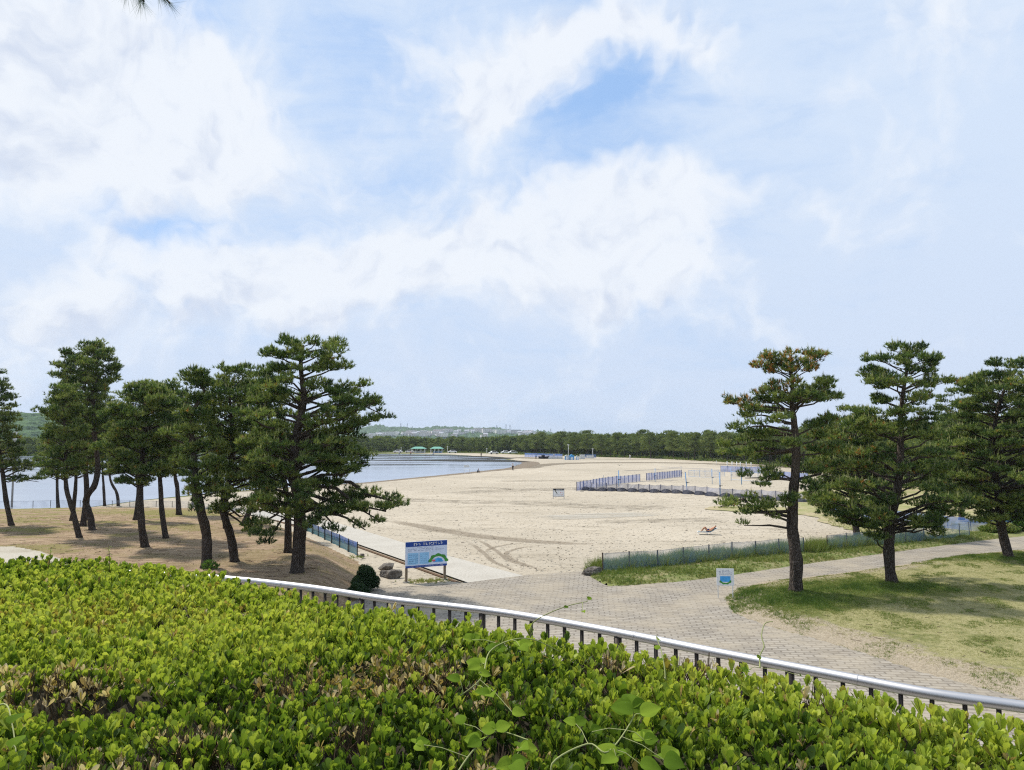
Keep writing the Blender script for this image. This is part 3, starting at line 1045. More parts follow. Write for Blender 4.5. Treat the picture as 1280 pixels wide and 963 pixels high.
for layer in (0, 1, 2):
    n = len(GX)
    x = GX + rs.randn(n) * .012; y = GY + rs.randn(n) * .012
    if layer: x = x + sp * .5; y = y + sp * .5 * (layer - 1)
    z = hedge_h(x, y) - layer * .035 + rs.randn(n) * .012
    dist_e = edge_y(x) - y
    z -= .05 * np.exp(-dist_e / .06)
    deadp = np.zeros(n)
    for a, b, r_ in dead_c:
        deadp = np.maximum(deadp, np.exp(-(((x - a) / r_) ** 2 + ((y - b) / (r_ * .7)) ** 2)))
    deadp = np.clip(deadp * 1.5 * (.6 + 1.2 * rs.rand(n)), 0, 1); isdead = rs.rand(n) < np.maximum(deadp * .68, .012)
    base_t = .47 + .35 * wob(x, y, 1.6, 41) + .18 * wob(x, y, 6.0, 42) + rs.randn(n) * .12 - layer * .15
    nl = 9 if layer == 0 else 6
    ax = np.stack([rs.randn(n) * .16, rs.randn(n) * .16 - .03, np.ones(n)], 1)
    ax[:, 1] += .5 * np.exp(-dist_e / .08)
    ax /= np.linalg.norm(ax, axis=1, keepdims=True)
    s1 = frames(ax); s2 = np.cross(ax, s1)
    ph0 = rs.uniform(0, 6.28, n)
    size = rs.uniform(.60, 1.42, n); x += rs.randn(n) * .01; tall = np.where(rs.rand(n) < .10, rs.uniform(.015, .05, n), 0); z = z + tall
    for k in range(nl):
        ph = ph0 + k * 2.399
        tilt = .10 + .50 * (k / nl) + rs.randn(n) * .12 if layer == 0 else .3 + .7 * (k / nl) + rs.randn(n) * .15
        rad = s1 * np.cos(ph)[:, None] + s2 * np.sin(ph)[:, None]
        D_ = ax * np.cos(tilt)[:, None] + rad * np.sin(tilt)[:, None]
        N_ = ax * np.sin(tilt)[:, None] - rad * np.cos(tilt)[:, None]
        N_ = N_ + s2 * (rs.randn(n) * .25)[:, None]
        hb = -.042 - .020 * (k / nl)
        P_ = np.stack([x, y, z], 1) + ax * hb
        l_ = (.034 + .0135 * (k / nl)) * size * rs.uniform(.85, 1.15, n)
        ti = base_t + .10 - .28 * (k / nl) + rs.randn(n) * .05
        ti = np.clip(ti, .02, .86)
        ti = np.where(rs.rand(n) < .012, .89 + .04 * rs.rand(n), ti)
        ti = np.where(isdead, .90 + .12 * rs.rand(n), ti); l_ = np.where(isdead, l_ * rs.uniform(.5, 1.05, n), l_)
        D_ = np.where(isdead[:, None], D_ + rs.randn(n, 3) * .5, D_); D_ /= np.linalg.norm(D_, axis=1, keepdims=True)
        Pp.append(P_); Dd.append(D_); Nn_.append(N_); Ll.append(l_); Ww.append(np.where(isdead, .30, .43) * l_ * rs.uniform(.85, 1.15, n)); Ti.append(ti)
Pp = np.concatenate(Pp); Dd = np.concatenate(Dd); Nn_ = np.concatenate(Nn_); Ll = np.concatenate(Ll); Ww = np.concatenate(Ww); Ti = np.concatenate(Ti)
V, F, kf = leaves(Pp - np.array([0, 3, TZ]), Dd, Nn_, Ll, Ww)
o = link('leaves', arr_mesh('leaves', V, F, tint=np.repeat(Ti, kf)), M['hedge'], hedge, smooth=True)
o['kind'] = 'stuff'
# bare twigs that show in the hollows
tw = MB()
for i in range(1800):
    if i % 3: a, b, r_ = dead_c[rs.randint(len(dead_c))]
    else: a, b, r_, _d = dips[rs.randint(len(dips))]
    x = a + rs.randn() * r_ * .6; y = b + rs.randn() * r_ * .5
    z = hf(hedge_h, x, y)
    p = Vector((x, y - 3, z - .13 - TZ)); q = p + Vector((rs.randn() * .035, rs.randn() * .035, .09 + rs.rand() * .05))
    tw.tube([p, p.lerp(q, .5) + Vector((rs.randn() * .006, rs.randn() * .006, 0)), q], [.0022, .0018, .001], 4, False)
o = tw.build('bare_twigs', M['stem'], hedge); o['kind'] = 'stuff'


# ------------------------------------------------------------------ climbing vines on the hedge
def heart_leaf(V, F, T, base, d, n, L, W_, tint):
    d = d.normalized(); s_ = d.cross(n).normalized(); n = s_.cross(d)
    hsh = math.sin(base.x * 311 + base.y * 97) * .12
    k = len(V)
    prof = [(0, .10), (.08, .62), (.25, .95), (.42, 1.0), (.60, .86), (.78, .55), (.92, .22), (1.0, 0)]
    for i, (t, w) in enumerate(prof):
        c = base + d * (L * t) - n * (L * (.22 + hsh) * t * t) + s_ * (hsh * L * .5 * t * t)
        V += [c - s_ * W_ * w * .5 + n * W_ * .17 * w, c - s_ * W_ * w * .25 + n * W_ * .10 * w, c, c + s_ * W_ * w * .25 + n * W_ * .10 * w, c + s_ * W_ * w * .5 + n * W_ * (.13 + .05 * math.sin(t * 9)) * w]
    for i in range(len(prof) - 1):
        for j in range(4):
            F.append((k + i * 5 + j, k + i * 5 + j + 1, k + i * 5 + 6 + j, k + i * 5 + 5 + j)); T.append(tint)


def vine(label, stem_px, leaf_px, seed=0, lift=.02):
    dh = .045 if seed in (2, 4, 5) else 0
    stem_px = [(a, b_, h_ - dh) for a, b_, h_ in stem_px]
    leaf_px = [(a, b_, h_ - dh, l_, an, tr_) for a, b_, h_, l_, an, tr_ in leaf_px]
    leaf_px = [(a, b_, h_, l_ * (1.05 if l_ > .035 else 1.0), an, tr_) for a, b_, h_, l_, an, tr_ in leaf_px]
    r_ = random.Random(seed)
    pts = []
    for x, y, h in stem_px:
        p = gp(x, y, HZ + h)
        pts.append(p)
    b0 = pts[0]
    root = thing('climbing_vine', label, 'vine', b0, 0, 'climbing vines on the hedge')
    sm = smooth_path(pts, 6)
    mb = MB(); mb.tube([p - b0 for p in sm], [.0022 * (1 - .6 * i / len(sm)) + .0008 for i in range(len(sm))], 6)
    mb.build('stem', M['vine_stem'], root, True)
    for x, y, h, L, a, tri in leaf_px:
        c = gp(x, y, HZ + h)
        V, F, T = [], [], []
        near = min(sm, key=lambda p: (p - c).length)
        aa = R(a)
        for da in ((-75, 0, 75) if tri else (0,)):
            th = aa + R(da + r_.uniform(-8, 8))
            d = Vector((math.cos(th), math.sin(th) * .8, r_.uniform(-.25, .25) + .2))
            n = Vector((r_.uniform(-.2, .2), -.55 + r_.uniform(-.25, .15), .8))
            heart_leaf(V, F, T, c - b0, d, n, L * (1 if da == 0 else .85), L * .80, r_.uniform(.15, .95))
        link('leaf', arr_mesh('leaf', [tuple(v) for v in V], F, tint=T), M['vine'], root, smooth=True)
        if (near - c).length > .01:
            q = MB(); q.tube([near - b0, (near.lerp(c, .5) - b0) + Vector((0, 0, .008)), c - b0], .0012, 5, False); q.build('leaf_stalk', M['vine_stem'], root, True)
    return root


vine('large three-leaflet vine climbing over the hedge below the middle of the handrail', [(560, 880, -.05), (600, 850, .05), (612, 815, .10), (640, 800, .13), (668, 800, .12), (700, 815, .05)],
     [(600, 832, .07, .060, 150, 1), (618, 812, .10, .055, 60, 1), (650, 808, .12, .055, 20, 1), (590, 800, .08, .05, 120, 1), (612, 868, .05, .05, 200, 1), (640, 890, .03, .045, -20, 0), (598, 842, .07, .05, 20, 0), (575, 850, .04, .05, 190, 0)], 2)
vine('vine with the biggest pale green leaves low in the middle of the hedge', [(700, 990, -.02), (690, 955, .05), (735, 930, .08), (760, 940, .07), (790, 900, .10), (790, 884, .11)],
     [(790, 886, .12, .075, 90, 1), (792, 890, .12, .065, 170, 0), (800, 892, .12, .065, 5, 0), (720, 905, .08, .045, 110, 1), (805, 925, .07, .048, 60, 1), (770, 945, .06, .060, 150, 1), (830, 950, .05, .065, 40, 1), (740, 915, .07, .042, 30, 0), (800, 955, .05, .06, -20, 0)], 4)
vine('mid green vine sprawling at the bottom of the hedge, left of the biggest leaves', [(560, 985, -.02), (590, 940, .03), (620, 915, .04), (660, 925, .05)],
     [(620, 912, .06, .055, 80, 1), (600, 925, .05, .05, 160, 1), (650, 935, .05, .05, 0, 1), (640, 955, .04, .055, -60, 1), (580, 905, .05, .045, 120, 0), (520, 930, .03, .04, 20, 1)], 5)
vine('thin vine tendril with three small leaves rising above the handrail in the middle', [(662, 790, .05), (668, 777, .10), (690, 765, .16), (712, 757, .19), (734, 752, .21)],
     [(706, 760, .185, .022, 40, 0), (728, 764, .19, .026, -80, 0), (735, 750, .215, .028, 60, 0)], 6)
vine('thin bare vine tendril arching over the handrail in front of the grass', [(950, 835, .02), (950, 820, .05), (955, 808, .08), (952, 795, .11), (956, 780, .14), (966, 777, .15)],
     [(946, 822, .05, .026, 30, 0), (935, 838, .03, .035, 160, 1), (1000, 845, .02, .02, 40, 0)], 7)
vine('pale vine shoot with small leaves at the left edge of the hedge', [(-30, 900, 0), (5, 880, .04), (15, 905, .05), (20, 940, .04)],
     [(12, 905, .05, .055, 90, 0), (15, 935, .04, .055, 100, 0), (5, 870, .04, .035, 150, 0)], 8)
vine('upright dark vine shoot sticking out of the hedge in front of the handrail', [(832, 850, -.02), (830, 830, .03), (826, 812, .07), (820, 795, .10)],
     [(828, 826, .04, .03, 100, 0), (824, 812, .07, .03, 120, 0), (821, 800, .09, .028, 60, 0)], 9)


def sprig(label, px, py, h, seed):
    r_ = random.Random(seed)
    b = gp(px, py, HZ - .02)
    root = thing('dry_sprig', label, 'sprig', b, 0)
    m_ = MB(); tip = Vector((r_.uniform(-.02, .02), 0, h)); m_.tube([(0, 0, -.05), tip * .5 + Vector((.004, 0, 0)), tip], [.0022, .0018, .001], 5)
    m_.build('stem', M['stem'], root, True)
    V, F, T = [], [], []
    for i in range(9):
        t = .35 + .6 * i / 9; a = i * 2.4
        heart_leaf(V, F, T, tip * t, Vector((math.cos(a), math.sin(a), .8)), Vector((-math.cos(a) * .5, -math.sin(a) * .5, .8)), .028, .009, .3 + .1 * r_.random())
    link('leaves', arr_mesh('leaves', [tuple(v) for v in V], F, tint=T), M['hedge'], root)
    return root


sprig('upright leafy sprig standing above the hedge top, left of the trunk at the path', 137, 712, .17, 1)
sprig('thin leaning twig above the hedge top at the far left', 60, 708, .14, 2)


# ------------------------------------------------------------------ pines
def tufts(P, A, k, L, w, spread, r_, stem=.5):
    """needle blades: k thin triangles from every tuft, set along a short shoot"""
    n = len(P)
    P2 = np.repeat(P, k, 0); A2 = np.repeat(A, k, 0)
    D = A2 + spread * r_.randn(n * k, 3)
    D /= np.linalg.norm(D, axis=1, keepdims=True) + 1e-9
    s_ = np.cross(D, r_.randn(n * k, 3)); s_ /= np.linalg.norm(s_, axis=1, keepdims=True) + 1e-9
    Lk = (L * r_.uniform(.7, 1.2, n * k))[:, None]
    B = P2 + A2 * (r_.rand(n * k)[:, None] * L * stem)
    V = np.stack([B - s_ * w * .5, B + s_ * w * .5, B + D * Lk], 1).reshape(-1, 3)
    return V


def pine(name, label, base, D, trunk_px, rb, rows, fill=.62, dens=1.0, seed=0, rust=(), group='pines', pad=.42, explicit=(), rise=.25, ndir=5, needle=.165):
    r_ = np.random.RandomState(seed + 100)
    root = thing(name, label, 'pine tree', base, 0, group)
    O = np.array(base)
    tp = [Vector(base) - Vector((0, 0, .15))]
    for i, (x, y) in enumerate(trunk_px[1:]):
        p = dp(x, y, D); p.y += .22 * math.sin(i * 1.7 + seed)
        tp.append(p)
    tp = smooth_path(tp, 4)
    ztop = tp[-1].z; zb = base[2]
    n = len(tp)
    def tr(z):
        t = max(0, min(1, (z - zb) / (ztop - zb)))
        return rb * (1 - .80 * t ** 1.25)
    mb = MB()
    loc = [p - Vector(base) for p in tp]
    rad = [tr(p.z) * (1.0 + .05 * math.sin(i * 2.1 + seed)) for i, p in enumerate(tp)]
    rad[0] = rb * 1.45
    if len(rad) > 1: rad[1] = rb * 1.05
    mb.tube(loc, rad, 14)
    me = mb.mesh('trunk')
    # bark ridges
    co = np.zeros(len(me.vertices) * 3, np.float32); me.vertices.foreach_get('co', co); co = co.reshape(-1, 3)
    co[:, :2] += r_.randn(len(co), 2) * rb * .045
    me.vertices.foreach_set('co', co.ravel())
    link('trunk', me, M['bark'], root, smooth=True)

    def trunk_at(z):
        for i in range(n - 1):
            if tp[i].z <= z <= tp[i + 1].z or tp[i + 1].z <= z <= tp[i].z:
                t = (z - tp[i].z) / (tp[i + 1].z - tp[i].z + 1e-6)
                return np.array(tp[i].lerp(tp[i + 1], t))
        return np.array(tp[-1] if z > tp[-1].z else tp[0])

    br = MB()
    P, A, TT = [], [], []
    cand = []
    # whorls
    def w_of(py): return dp(640, py, D).z
    def x_of(px, py): return dp(px, py, D).x
    wh = []
    for i in range(len(rows)):
        wh.append(rows[i])
        if fill and i + 1 < len(rows):
            a, b = rows[i], rows[i + 1]
            dz = w_of(a[0]) - w_of(b[0])
            k = int(dz / fill)
            for j in range(1, k + 1):
                t = j / (k + 1)
                wh.append(tuple(a[q] * (1 - t) + b[q] * t for q in range(3)))
    limbs = []
    for wi, (py, xl, xr) in enumerate(wh):
        z = w_of(py)
        c = trunk_at(min(z, ztop))
        RL = max(.15, (c[0] - x_of(xl, py)) * r_.uniform(.84, 1.08)); RR = max(.15, (x_of(xr, py) - c[0]) * r_.uniform(.84, 1.08))
        RY = (RL + RR) / 2 * .95
        shift = r_.uniform(0, 6.28)
        angs = [r_.uniform(-.3, .3), math.pi + r_.uniform(-.3, .3)] + [shift + 2 * math.pi * q / ndir + r_.uniform(-.3, .3) for q in range(ndir)]
        for qi, a in enumerate(angs):
            rx = RR if math.cos(a) > 0 else RL
            reach = 1 / math.sqrt((math.cos(a) / rx) ** 2 + (math.sin(a) / RY) ** 2)
            if qi > 1: reach *= r_.uniform(.45, 1.05)
            else: reach *= r_.uniform(.78, 1.04)
            reach = max(.2, reach - pad * .45)
            limbs.append((z + (r_.uniform(-.12, .12)), a, reach, None))
    for e in explicit:      # (trunk_py, tip_px, tip_py, dy, n_pads)
        limbs.append(e)
    for lb in limbs:
        if len(lb) == 4:
            z, a, reach, _ = lb
            tip = trunk_at(min(z, ztop)) + np.array([math.cos(a) * reach, math.sin(a) * reach, 0])
            tip[2] = z
            z0 = min(z - rise * reach * r_.uniform(.5, 1.3) - .1, ztop - .1)
            z0 = max(z0, zb + 1.2)
            st = trunk_at(z0)
        else:
            st = trunk_at(w_of(lb[0])); q = dp(lb[1], lb[2], D); tip = np.array([q.x, q.y + lb[3], q.z])
            reach = float(np.linalg.norm(tip - st))
        mid = (st + tip) / 2 + np.array([0, 0, reach * r_.uniform(-.02, .10)]) + r_.randn(3) * reach * .04
        m2 = st * .3 + tip * .7 + np.array([0, 0, reach * r_.uniform(-.02, .08)]) + r_.randn(3) * reach * .035
        b_r = min(tr(st[2]) * .5, .018 + .022 * reach)
        pts = [st, st * .65 + mid * .35 + r_.randn(3) * .02, mid, m2, tip]
        br.tube([p - O for p in pts], [b_r, b_r * .85, b_r * .7, b_r * .5, b_r * .25], 6, False)
        npad = max(2, int(reach * 2.5 * dens)) if len(lb) == 4 else lb[4]
        for j in range(npad):
            t = 1.0 if j == 0 else (.38 + .62 * math.sqrt(r_.rand()) if reach > .8 else r_.uniform(.3, 1))
            c = m2 * (1 - (t - .7) / .3) + tip * ((t - .7) / .3) if t > .7 else st + (m2 - st) * (t / .7)
            side = r_.uniform(-1, 1) * .32 * reach * (t if j else 0)
            dirv = (tip - st); dirv[2] = 0; dirv /= np.linalg.norm(dirv) + 1e-6
            sv = np.array([-dirv[1], dirv[0], 0])
            c2 = c + sv * side + np.array([0, 0, r_.uniform(-.10, .22)])
            if abs(side) > .15: br.tube([c - O, (c + c2) / 2 + r_.randn(3) * .03 - O, c2 - O], [b_r * .45, b_r * .3, .008], 5, False)
            pr = pad * r_.uniform(.50, 1.10)
            m = int(34 * dens * (pr / .42) ** 2)
            u = r_.randn(m, 3); u /= np.linalg.norm(u, axis=1, keepdims=True)
            rr = r_.rand(m) ** .38
            off = u * rr[:, None] * np.array([pr, pr, pr * .55])
            off[:, 2] = np.where(off[:, 2] < 0, off[:, 2] * .45, off[:, 2])
            Pq = c2 + off
            Aq = off / (np.array([pr, pr, pr * .55])) * .75 + np.array([0, 0, .85]) + dirv * .15
            Aq /= np.linalg.norm(Aq, axis=1, keepdims=True)
            P.append(Pq); A.append(Aq)
            tt = .44 + r_.randn(m) * .13 + r_.uniform(-.24, .24)
            for (rx0, ry0, rr0, amt) in rust:
                q = dp(rx0, ry0, D)
                dd = math.hypot(c2[0] - q.x, c2[2] - q.z) / (rr0 * D / FPX)
                if dd < 1: tt = np.where(r_.rand(m) < amt * (1 - dd * .5), .90 + .12 * r_.rand(m), tt)
            TT.append(tt)
            for _ in range(4):
                if r_.rand() < .75:
                    i = int(np.argmax(off[:, 2] + r_.rand(m) * pr * .5)); cand.append(Pq[i] + np.array([0, 0, .05]))
            # a few twigs in the clump
            for _ in range(2):
                i = r_.randint(m)
                br.tube([c2 - O, Pq[i] - O], [.012, .005], 4, False)
    br.build('branches', M['bark'], root)
    P = np.concatenate(P); A = np.concatenate(A); TT = np.concatenate(TT)
    k = 11
    TT = np.where(TT > .88, TT, np.clip(TT, 0, .76))
    V = tufts(P - O, A, k, needle, .032, .52, r_, .5)
    F = np.arange(len(V)).reshape(-1, 3)
    link('crown', arr_mesh('crown', V, F, tint=np.repeat(TT, k)), M['needles'], root)
    # pale new shoots standing on the clumps
    if cand:
        C = np.array(cand) - O
        m = len(C)
        Hh = r_.uniform(.14, .34, m)
        tip = C + np.stack([r_.randn(m) * .02, r_.randn(m) * .02, Hh], 1)
        w = .016
        Vs, n4 = [], m
        for q in range(3):
            a = q * 2.094
            o_ = np.array([math.cos(a) * w, math.sin(a) * w, 0])
            Vs.append(C + o_)
        Vs.append(tip)
        V = np.stack(Vs, 1).reshape(-1, 3)
        F = (np.array([(0, 1, 3), (1, 2, 3), (2, 0, 3)])[None] + (np.arange(m) * 4)[:, None, None]).reshape(-1, 3)
        link('new_shoots', arr_mesh('new_shoots', V, F), M['candle'], root)['kind'] = 'stuff'
    return root


def pine_at(label, trunk, rb, rows, fn, **kw):
    b = on(trunk[0][0], trunk[0][1], fn)
    return pine('pine_tree', label, b, b.y, trunk, rb, rows, **kw)


flat = lambda X, Y: np.zeros_like(X) + .05
GL = 'pines on the earth knoll by the sea'
GR = 'pines along the paved path on the right'
pine_at('broad tall pine nearest the blue panel fence, its lowest limb reaching over the beach', [(371, 716), (372, 690), (374, 640), (369, 590), (371, 545), (378, 500), (376, 460), (380, 432)], .31,
        [(432, 352, 426), (446, 330, 442), (462, 325, 450), (482, 322, 462), (503, 308, 478), (522, 303, 490), (545, 300, 462), (566, 298, 480), (588, 300, 478), (608, 302, 446), (622, 306, 470), (640, 312, 468)],
        knoll_h, fill=.75, dens=1.1, seed=1, group=GL, ndir=5,
        explicit=[(600, 502, 630, .3, 9), (606, 485, 638, -.5, 8), (612, 470, 652, .6, 6), (615, 458, 662, -.2, 4), (612, 430, 660, -1, 5), (620, 322, 668, -.3, 5), (625, 312, 640, .5, 6), (640, 330, 680, .2, 3), (600, 440, 640, 1.2, 7), (620, 400, 655, -1.2, 5), (500, 486, 522, 0, 4)])
pine_at('crooked pine on the knoll with a bare bent top and a vine at its foot', [(258, 710), (256, 670), (253, 640), (246, 600), (240, 570), (238, 545), (242, 520), (250, 500), (253, 487), (246, 474)], .24,
        [(471, 229, 250), (480, 225, 262), (520, 218, 262), (540, 212, 272), (560, 214, 282), (580, 216, 285), (600, 230, 288), (615, 240, 290)], knoll_h, fill=.75, seed=2, group=GL, explicit=[(625, 252, 640, -.6, 3), (560, 205, 545, 0, 3)])
pine_at('slightly leaning pine between the crooked one and the broad tall one, trunk bare below', [(294, 702), (288, 670), (282, 640), (284, 610), (288, 570), (290, 530), (288, 490)], .21,
        [(470, 270, 318), (485, 256, 330), (505, 255, 335), (530, 252, 335), (555, 250, 335), (580, 252, 340), (603, 255, 345), (618, 250, 340), (634, 266, 325)], knoll_h, fill=.62, seed=3, group=GL, explicit=[(630, 320, 655, -.5, 4), (640, 318, 668, .2, 3)])
pine_at('pine whose trunk stands just left behind the broad tall pine', [(360, 691), (361, 640), (356, 600), (345, 560), (336, 520), (330, 480)], .19,
        [(464, 305, 350), (480, 296, 355), (500, 290, 362), (530, 290, 370), (560, 292, 372), (590, 300, 380)], knoll_h, fill=.75, seed=4, group=GL)
pine_at('straight dark pine in the middle of the knoll under the round bushy crown', [(182, 684), (179, 650), (174, 600), (177, 560), (182, 520), (185, 495)], .20,
        [(486, 160, 205), (500, 145, 220), (520, 128, 224), (545, 122, 226), (570, 122, 226), (590, 128, 218), (602, 140, 200)], knoll_h, fill=.55, dens=1.2, seed=5, group=GL, ndir=6)
pine_at('pine just right of the straight dark one, trunk tilted, in the middle of the knoll', [(208, 673), (203, 640), (198, 600), (196, 560), (202, 510)], .17,
        [(482, 180, 225), (500, 168, 238), (525, 165, 240), (550, 165, 240), (575, 168, 235), (592, 175, 225)], knoll_h, fill=.62, seed=6, group=GL)
pine_at('pine with an S-bent lower trunk under the high crown on the left of the knoll', [(116, 663), (111, 645), (106, 630), (112, 618), (120, 605), (120, 580), (117, 540), (119, 500), (121, 470), (114, 436)], .21,
        [(432, 92, 132), (445, 78, 145), (458, 72, 148), (472, 70, 150), (488, 78, 140), (510, 85, 140), (535, 85, 145)], knoll_h, fill=.62, seed=7, group=GL)
pine_at('pine in the left cluster standing upright close behind the S-bent one', [(103, 658), (106, 620), (107, 580), (108, 540), (106, 500), (104, 465)], .19,
        [(455, 85, 122), (470, 72, 125), (488, 64, 128), (505, 65, 130), (530, 70, 135), (560, 80, 135), (580, 80, 130)], knoll_h, fill=.85, seed=8, group=GL)
pine_at('thin straight pine at the back of the left cluster', [(90, 651), (94, 600), (95, 560), (94, 520)], .15,
        [(498, 68, 115), (515, 62, 118), (540, 60, 120), (565, 62, 122), (590, 66, 118)], knoll_h, fill=.8, seed=9, group=GL)
pine_at('frontmost pine of the left cluster, leaning left as it rises', [(100, 672), (93, 640), (85, 610), (80, 570), (79, 530), (82, 505)], .16,
        [(488, 62, 102), (505, 50, 106), (525, 46, 108), (548, 44, 112), (572, 46, 112), (592, 55, 105)], knoll_h, fill=.65, seed=10, group=GL)
pine_at('slender upright pine in front of the sea fence, left of the cluster', [(73, 638), (73, 600), (74, 565), (76, 540)], .16,
        [(535, 55, 95), (555, 45, 100), (575, 40, 105), (592, 48, 100)], knoll_h, fill=.8, seed=11, group=GL)
pine_at('leftmost leaning pine at the edge of the picture beside the street lamp', [(15, 657), (9, 625), (0, 585), (-6, 540), (-10, 495)], .17,
        [(470, -28, 8), (484, -40, 14), (500, -50, 22), (520, -50, 18), (545, -50, 26), (565, -45, 34), (583, -40, 40)], knoll_h, fill=.62, seed=12, group=GL, explicit=[(600, 50, 597, 0, 4), (598, 35, 585, .4, 5), (600, 28, 603, -.5, 4), (595, 45, 603, .3, 3)])
pine_at('upright pine by the sea fence right of the S-bent one', [(131, 636), (129, 610), (127, 590), (128, 555)], .15,
        [(500, 112, 148), (530, 108, 152), (560, 108, 152), (585, 112, 150)], knoll_h, fill=.8, seed=13, group=GL)
pine_at('pine with a bowed trunk by the sea fence, right of the upright one', [(148, 636), (145, 618), (138, 600), (136, 570)], .17,
        [(492, 125, 165), (520, 122, 170), (550, 120, 172), (575, 125, 168), (592, 128, 160)], knoll_h, fill=.8, seed=14, group=GL)
pine_at('short-trunked pine close behind the straight dark one', [(170, 650), (172, 620), (174, 590), (172, 555)], .20,
        [(505, 150, 195), (535, 145, 200), (565, 145, 200), (590, 150, 195)], knoll_h, fill=.8, seed=15, group=GL)
pine_at('upright pine beyond the middle of the knoll with a clean straight trunk', [(224, 644), (222, 610), (220, 590), (218, 550)], .20,
        [(490, 205, 240), (515, 198, 245), (545, 195, 248), (575, 200, 245), (592, 205, 238)], knoll_h, fill=.8, seed=16, group=GL)
pine_at('forked dark pine at the back of the knoll left of the crooked one', [(240, 637), (243, 620), (240, 600), (236, 570)], .16,
        [(505, 222, 262), (535, 220, 268), (565, 220, 268), (592, 225, 262)], knoll_h, fill=.8, seed=17, group=GL)
pine_at('pine showing only its trunk foot behind the slightly leaning one', [(283, 661), (280, 635), (276, 600), (272, 560)], .16,
        [(500, 250, 300), (530, 245, 305), (560, 245, 305), (590, 250, 305)], knoll_h, fill=.8, seed=18, group=GL)
pine_at('low pine leaning right at the back of the knoll', [(303, 656), (313, 636), (322, 615), (328, 590)], .20,
        [(540, 300, 350), (565, 295, 360), (590, 292, 362), (608, 298, 355)], knoll_h, fill=.7, seed=19, group=GL)

# right side
pine_at('pine with rust-tinged top and one long low limb beside the small white sign', [(995, 739), (994, 700), (993, 660), (992, 620), (993, 570), (993, 530), (992, 500), (990, 478), (985, 462)], .29,
        [(447, 948, 1030), (462, 938, 1022), (484, 946, 1050), (497, 930, 1046)], lawn_h, fill=None, dens=1.2, seed=31, group=GR, pad=.40, rust=[(975, 450, 45, .34), (940, 470, 25, .32), (1020, 447, 18, .28), (925, 500, 22, .3), (1050, 560, 40, .15)], ndir=6, rise=.35,
        explicit=[(512, 912, 503, .2, 4), (515, 930, 512, -.4, 5), (530, 935, 522, .6, 5), (540, 918, 540, -.2, 5), (545, 940, 548, .5, 6), (552, 908, 556, .4, 5), (560, 925, 568, -.5, 6), (565, 945, 575, .3, 5), (565, 900, 566, 0, 4),
                  (600, 932, 598, .1, 3), (602, 950, 603, -.3, 4), (600, 965, 592, .5, 4), (640, 900, 634, 0, 4), (648, 918, 630, .4, 5), (655, 935, 640, -.3, 5), (650, 960, 632, .4, 5), (662, 930, 657, 0, 1), (645, 975, 624, -.4, 4),
                  (520, 1010, 505, .5, 5), (545, 1030, 530, -.3, 6), (555, 1045, 545, .6, 6), (570, 1040, 565, -.5, 6), (590, 1030, 590, .3, 6), (600, 1055, 585, .8, 6), (605, 1015, 610, -.6, 4), (530, 960, 530, -1.2, 5), (560, 975, 556, -1.5, 6), (585, 1000, 580, 1.5, 4), (520, 975, 515, 1.4, 5), (545, 965, 545, 1.6, 5)])
pine_at('tall pine with a spiky top in the middle of the right-hand lawn', [(1115, 728), (1113, 690), (1116, 650), (1120, 610), (1124, 570), (1128, 530), (1130, 490), (1133, 450)], .25,
        [(436, 1108, 1162), (452, 1078, 1190), (466, 1070, 1180), (478, 1064, 1190), (500, 1085, 1170), (522, 1062, 1178), (545, 1040, 1185), (566, 1032, 1190), (586, 1026, 1195), (606, 1020, 1200), (624, 1014, 1205), (642, 1022, 1200), (655, 1050, 1180)],
        lawn_h, fill=.85, dens=1.15, seed=32, group=GR, explicit=[(690, 1085, 672, -.4, 4), (660, 1165, 668, -.6, 5), (650, 1185, 655, .5, 4), (665, 1060, 655, .5, 4)], pad=.40, rust=[(1060, 575, 30, .12)])
pine_at('bushy pine at the right edge leaning over the paved path', [(1262, 697), (1257, 670), (1250, 648), (1244, 610), (1242, 570), (1248, 520), (1256, 480)], .25,
        [(458, 1228, 1290), (472, 1210, 1320), (490, 1195, 1335), (512, 1190, 1345), (535, 1182, 1350), (560, 1176, 1350), (585, 1172, 1350), (610, 1172, 1345), (630, 1180, 1330), (646, 1195, 1300)],
        lawn_h, fill=.75, dens=1.25, seed=33, group=GR, ndir=6)
pine_at('low dense pine beyond the net fence, between the rust-topped and the spiky pine', [(1072, 670), (1068, 640), (1062, 590), (1064, 550)], .22,
        [(512, 1045, 1090), (525, 1025, 1105), (540, 1010, 1120), (560, 1000, 1130), (580, 998, 1135), (600, 998, 1135), (618, 1005, 1130), (634, 1020, 1125)], flat, fill=.8, dens=1.1, seed=34, group=GR)
pine_at('dark pine beyond the path, behind the bushy one at the right edge', [(1202, 650), (1200, 620), (1198, 570), (1200, 520)], .22,
        [(490, 1180, 1225), (510, 1165, 1240), (535, 1155, 1245), (560, 1150, 1250), (590, 1150, 1250), (612, 1158, 1245)], flat, fill=.9, dens=1.0, seed=35, group=GR)

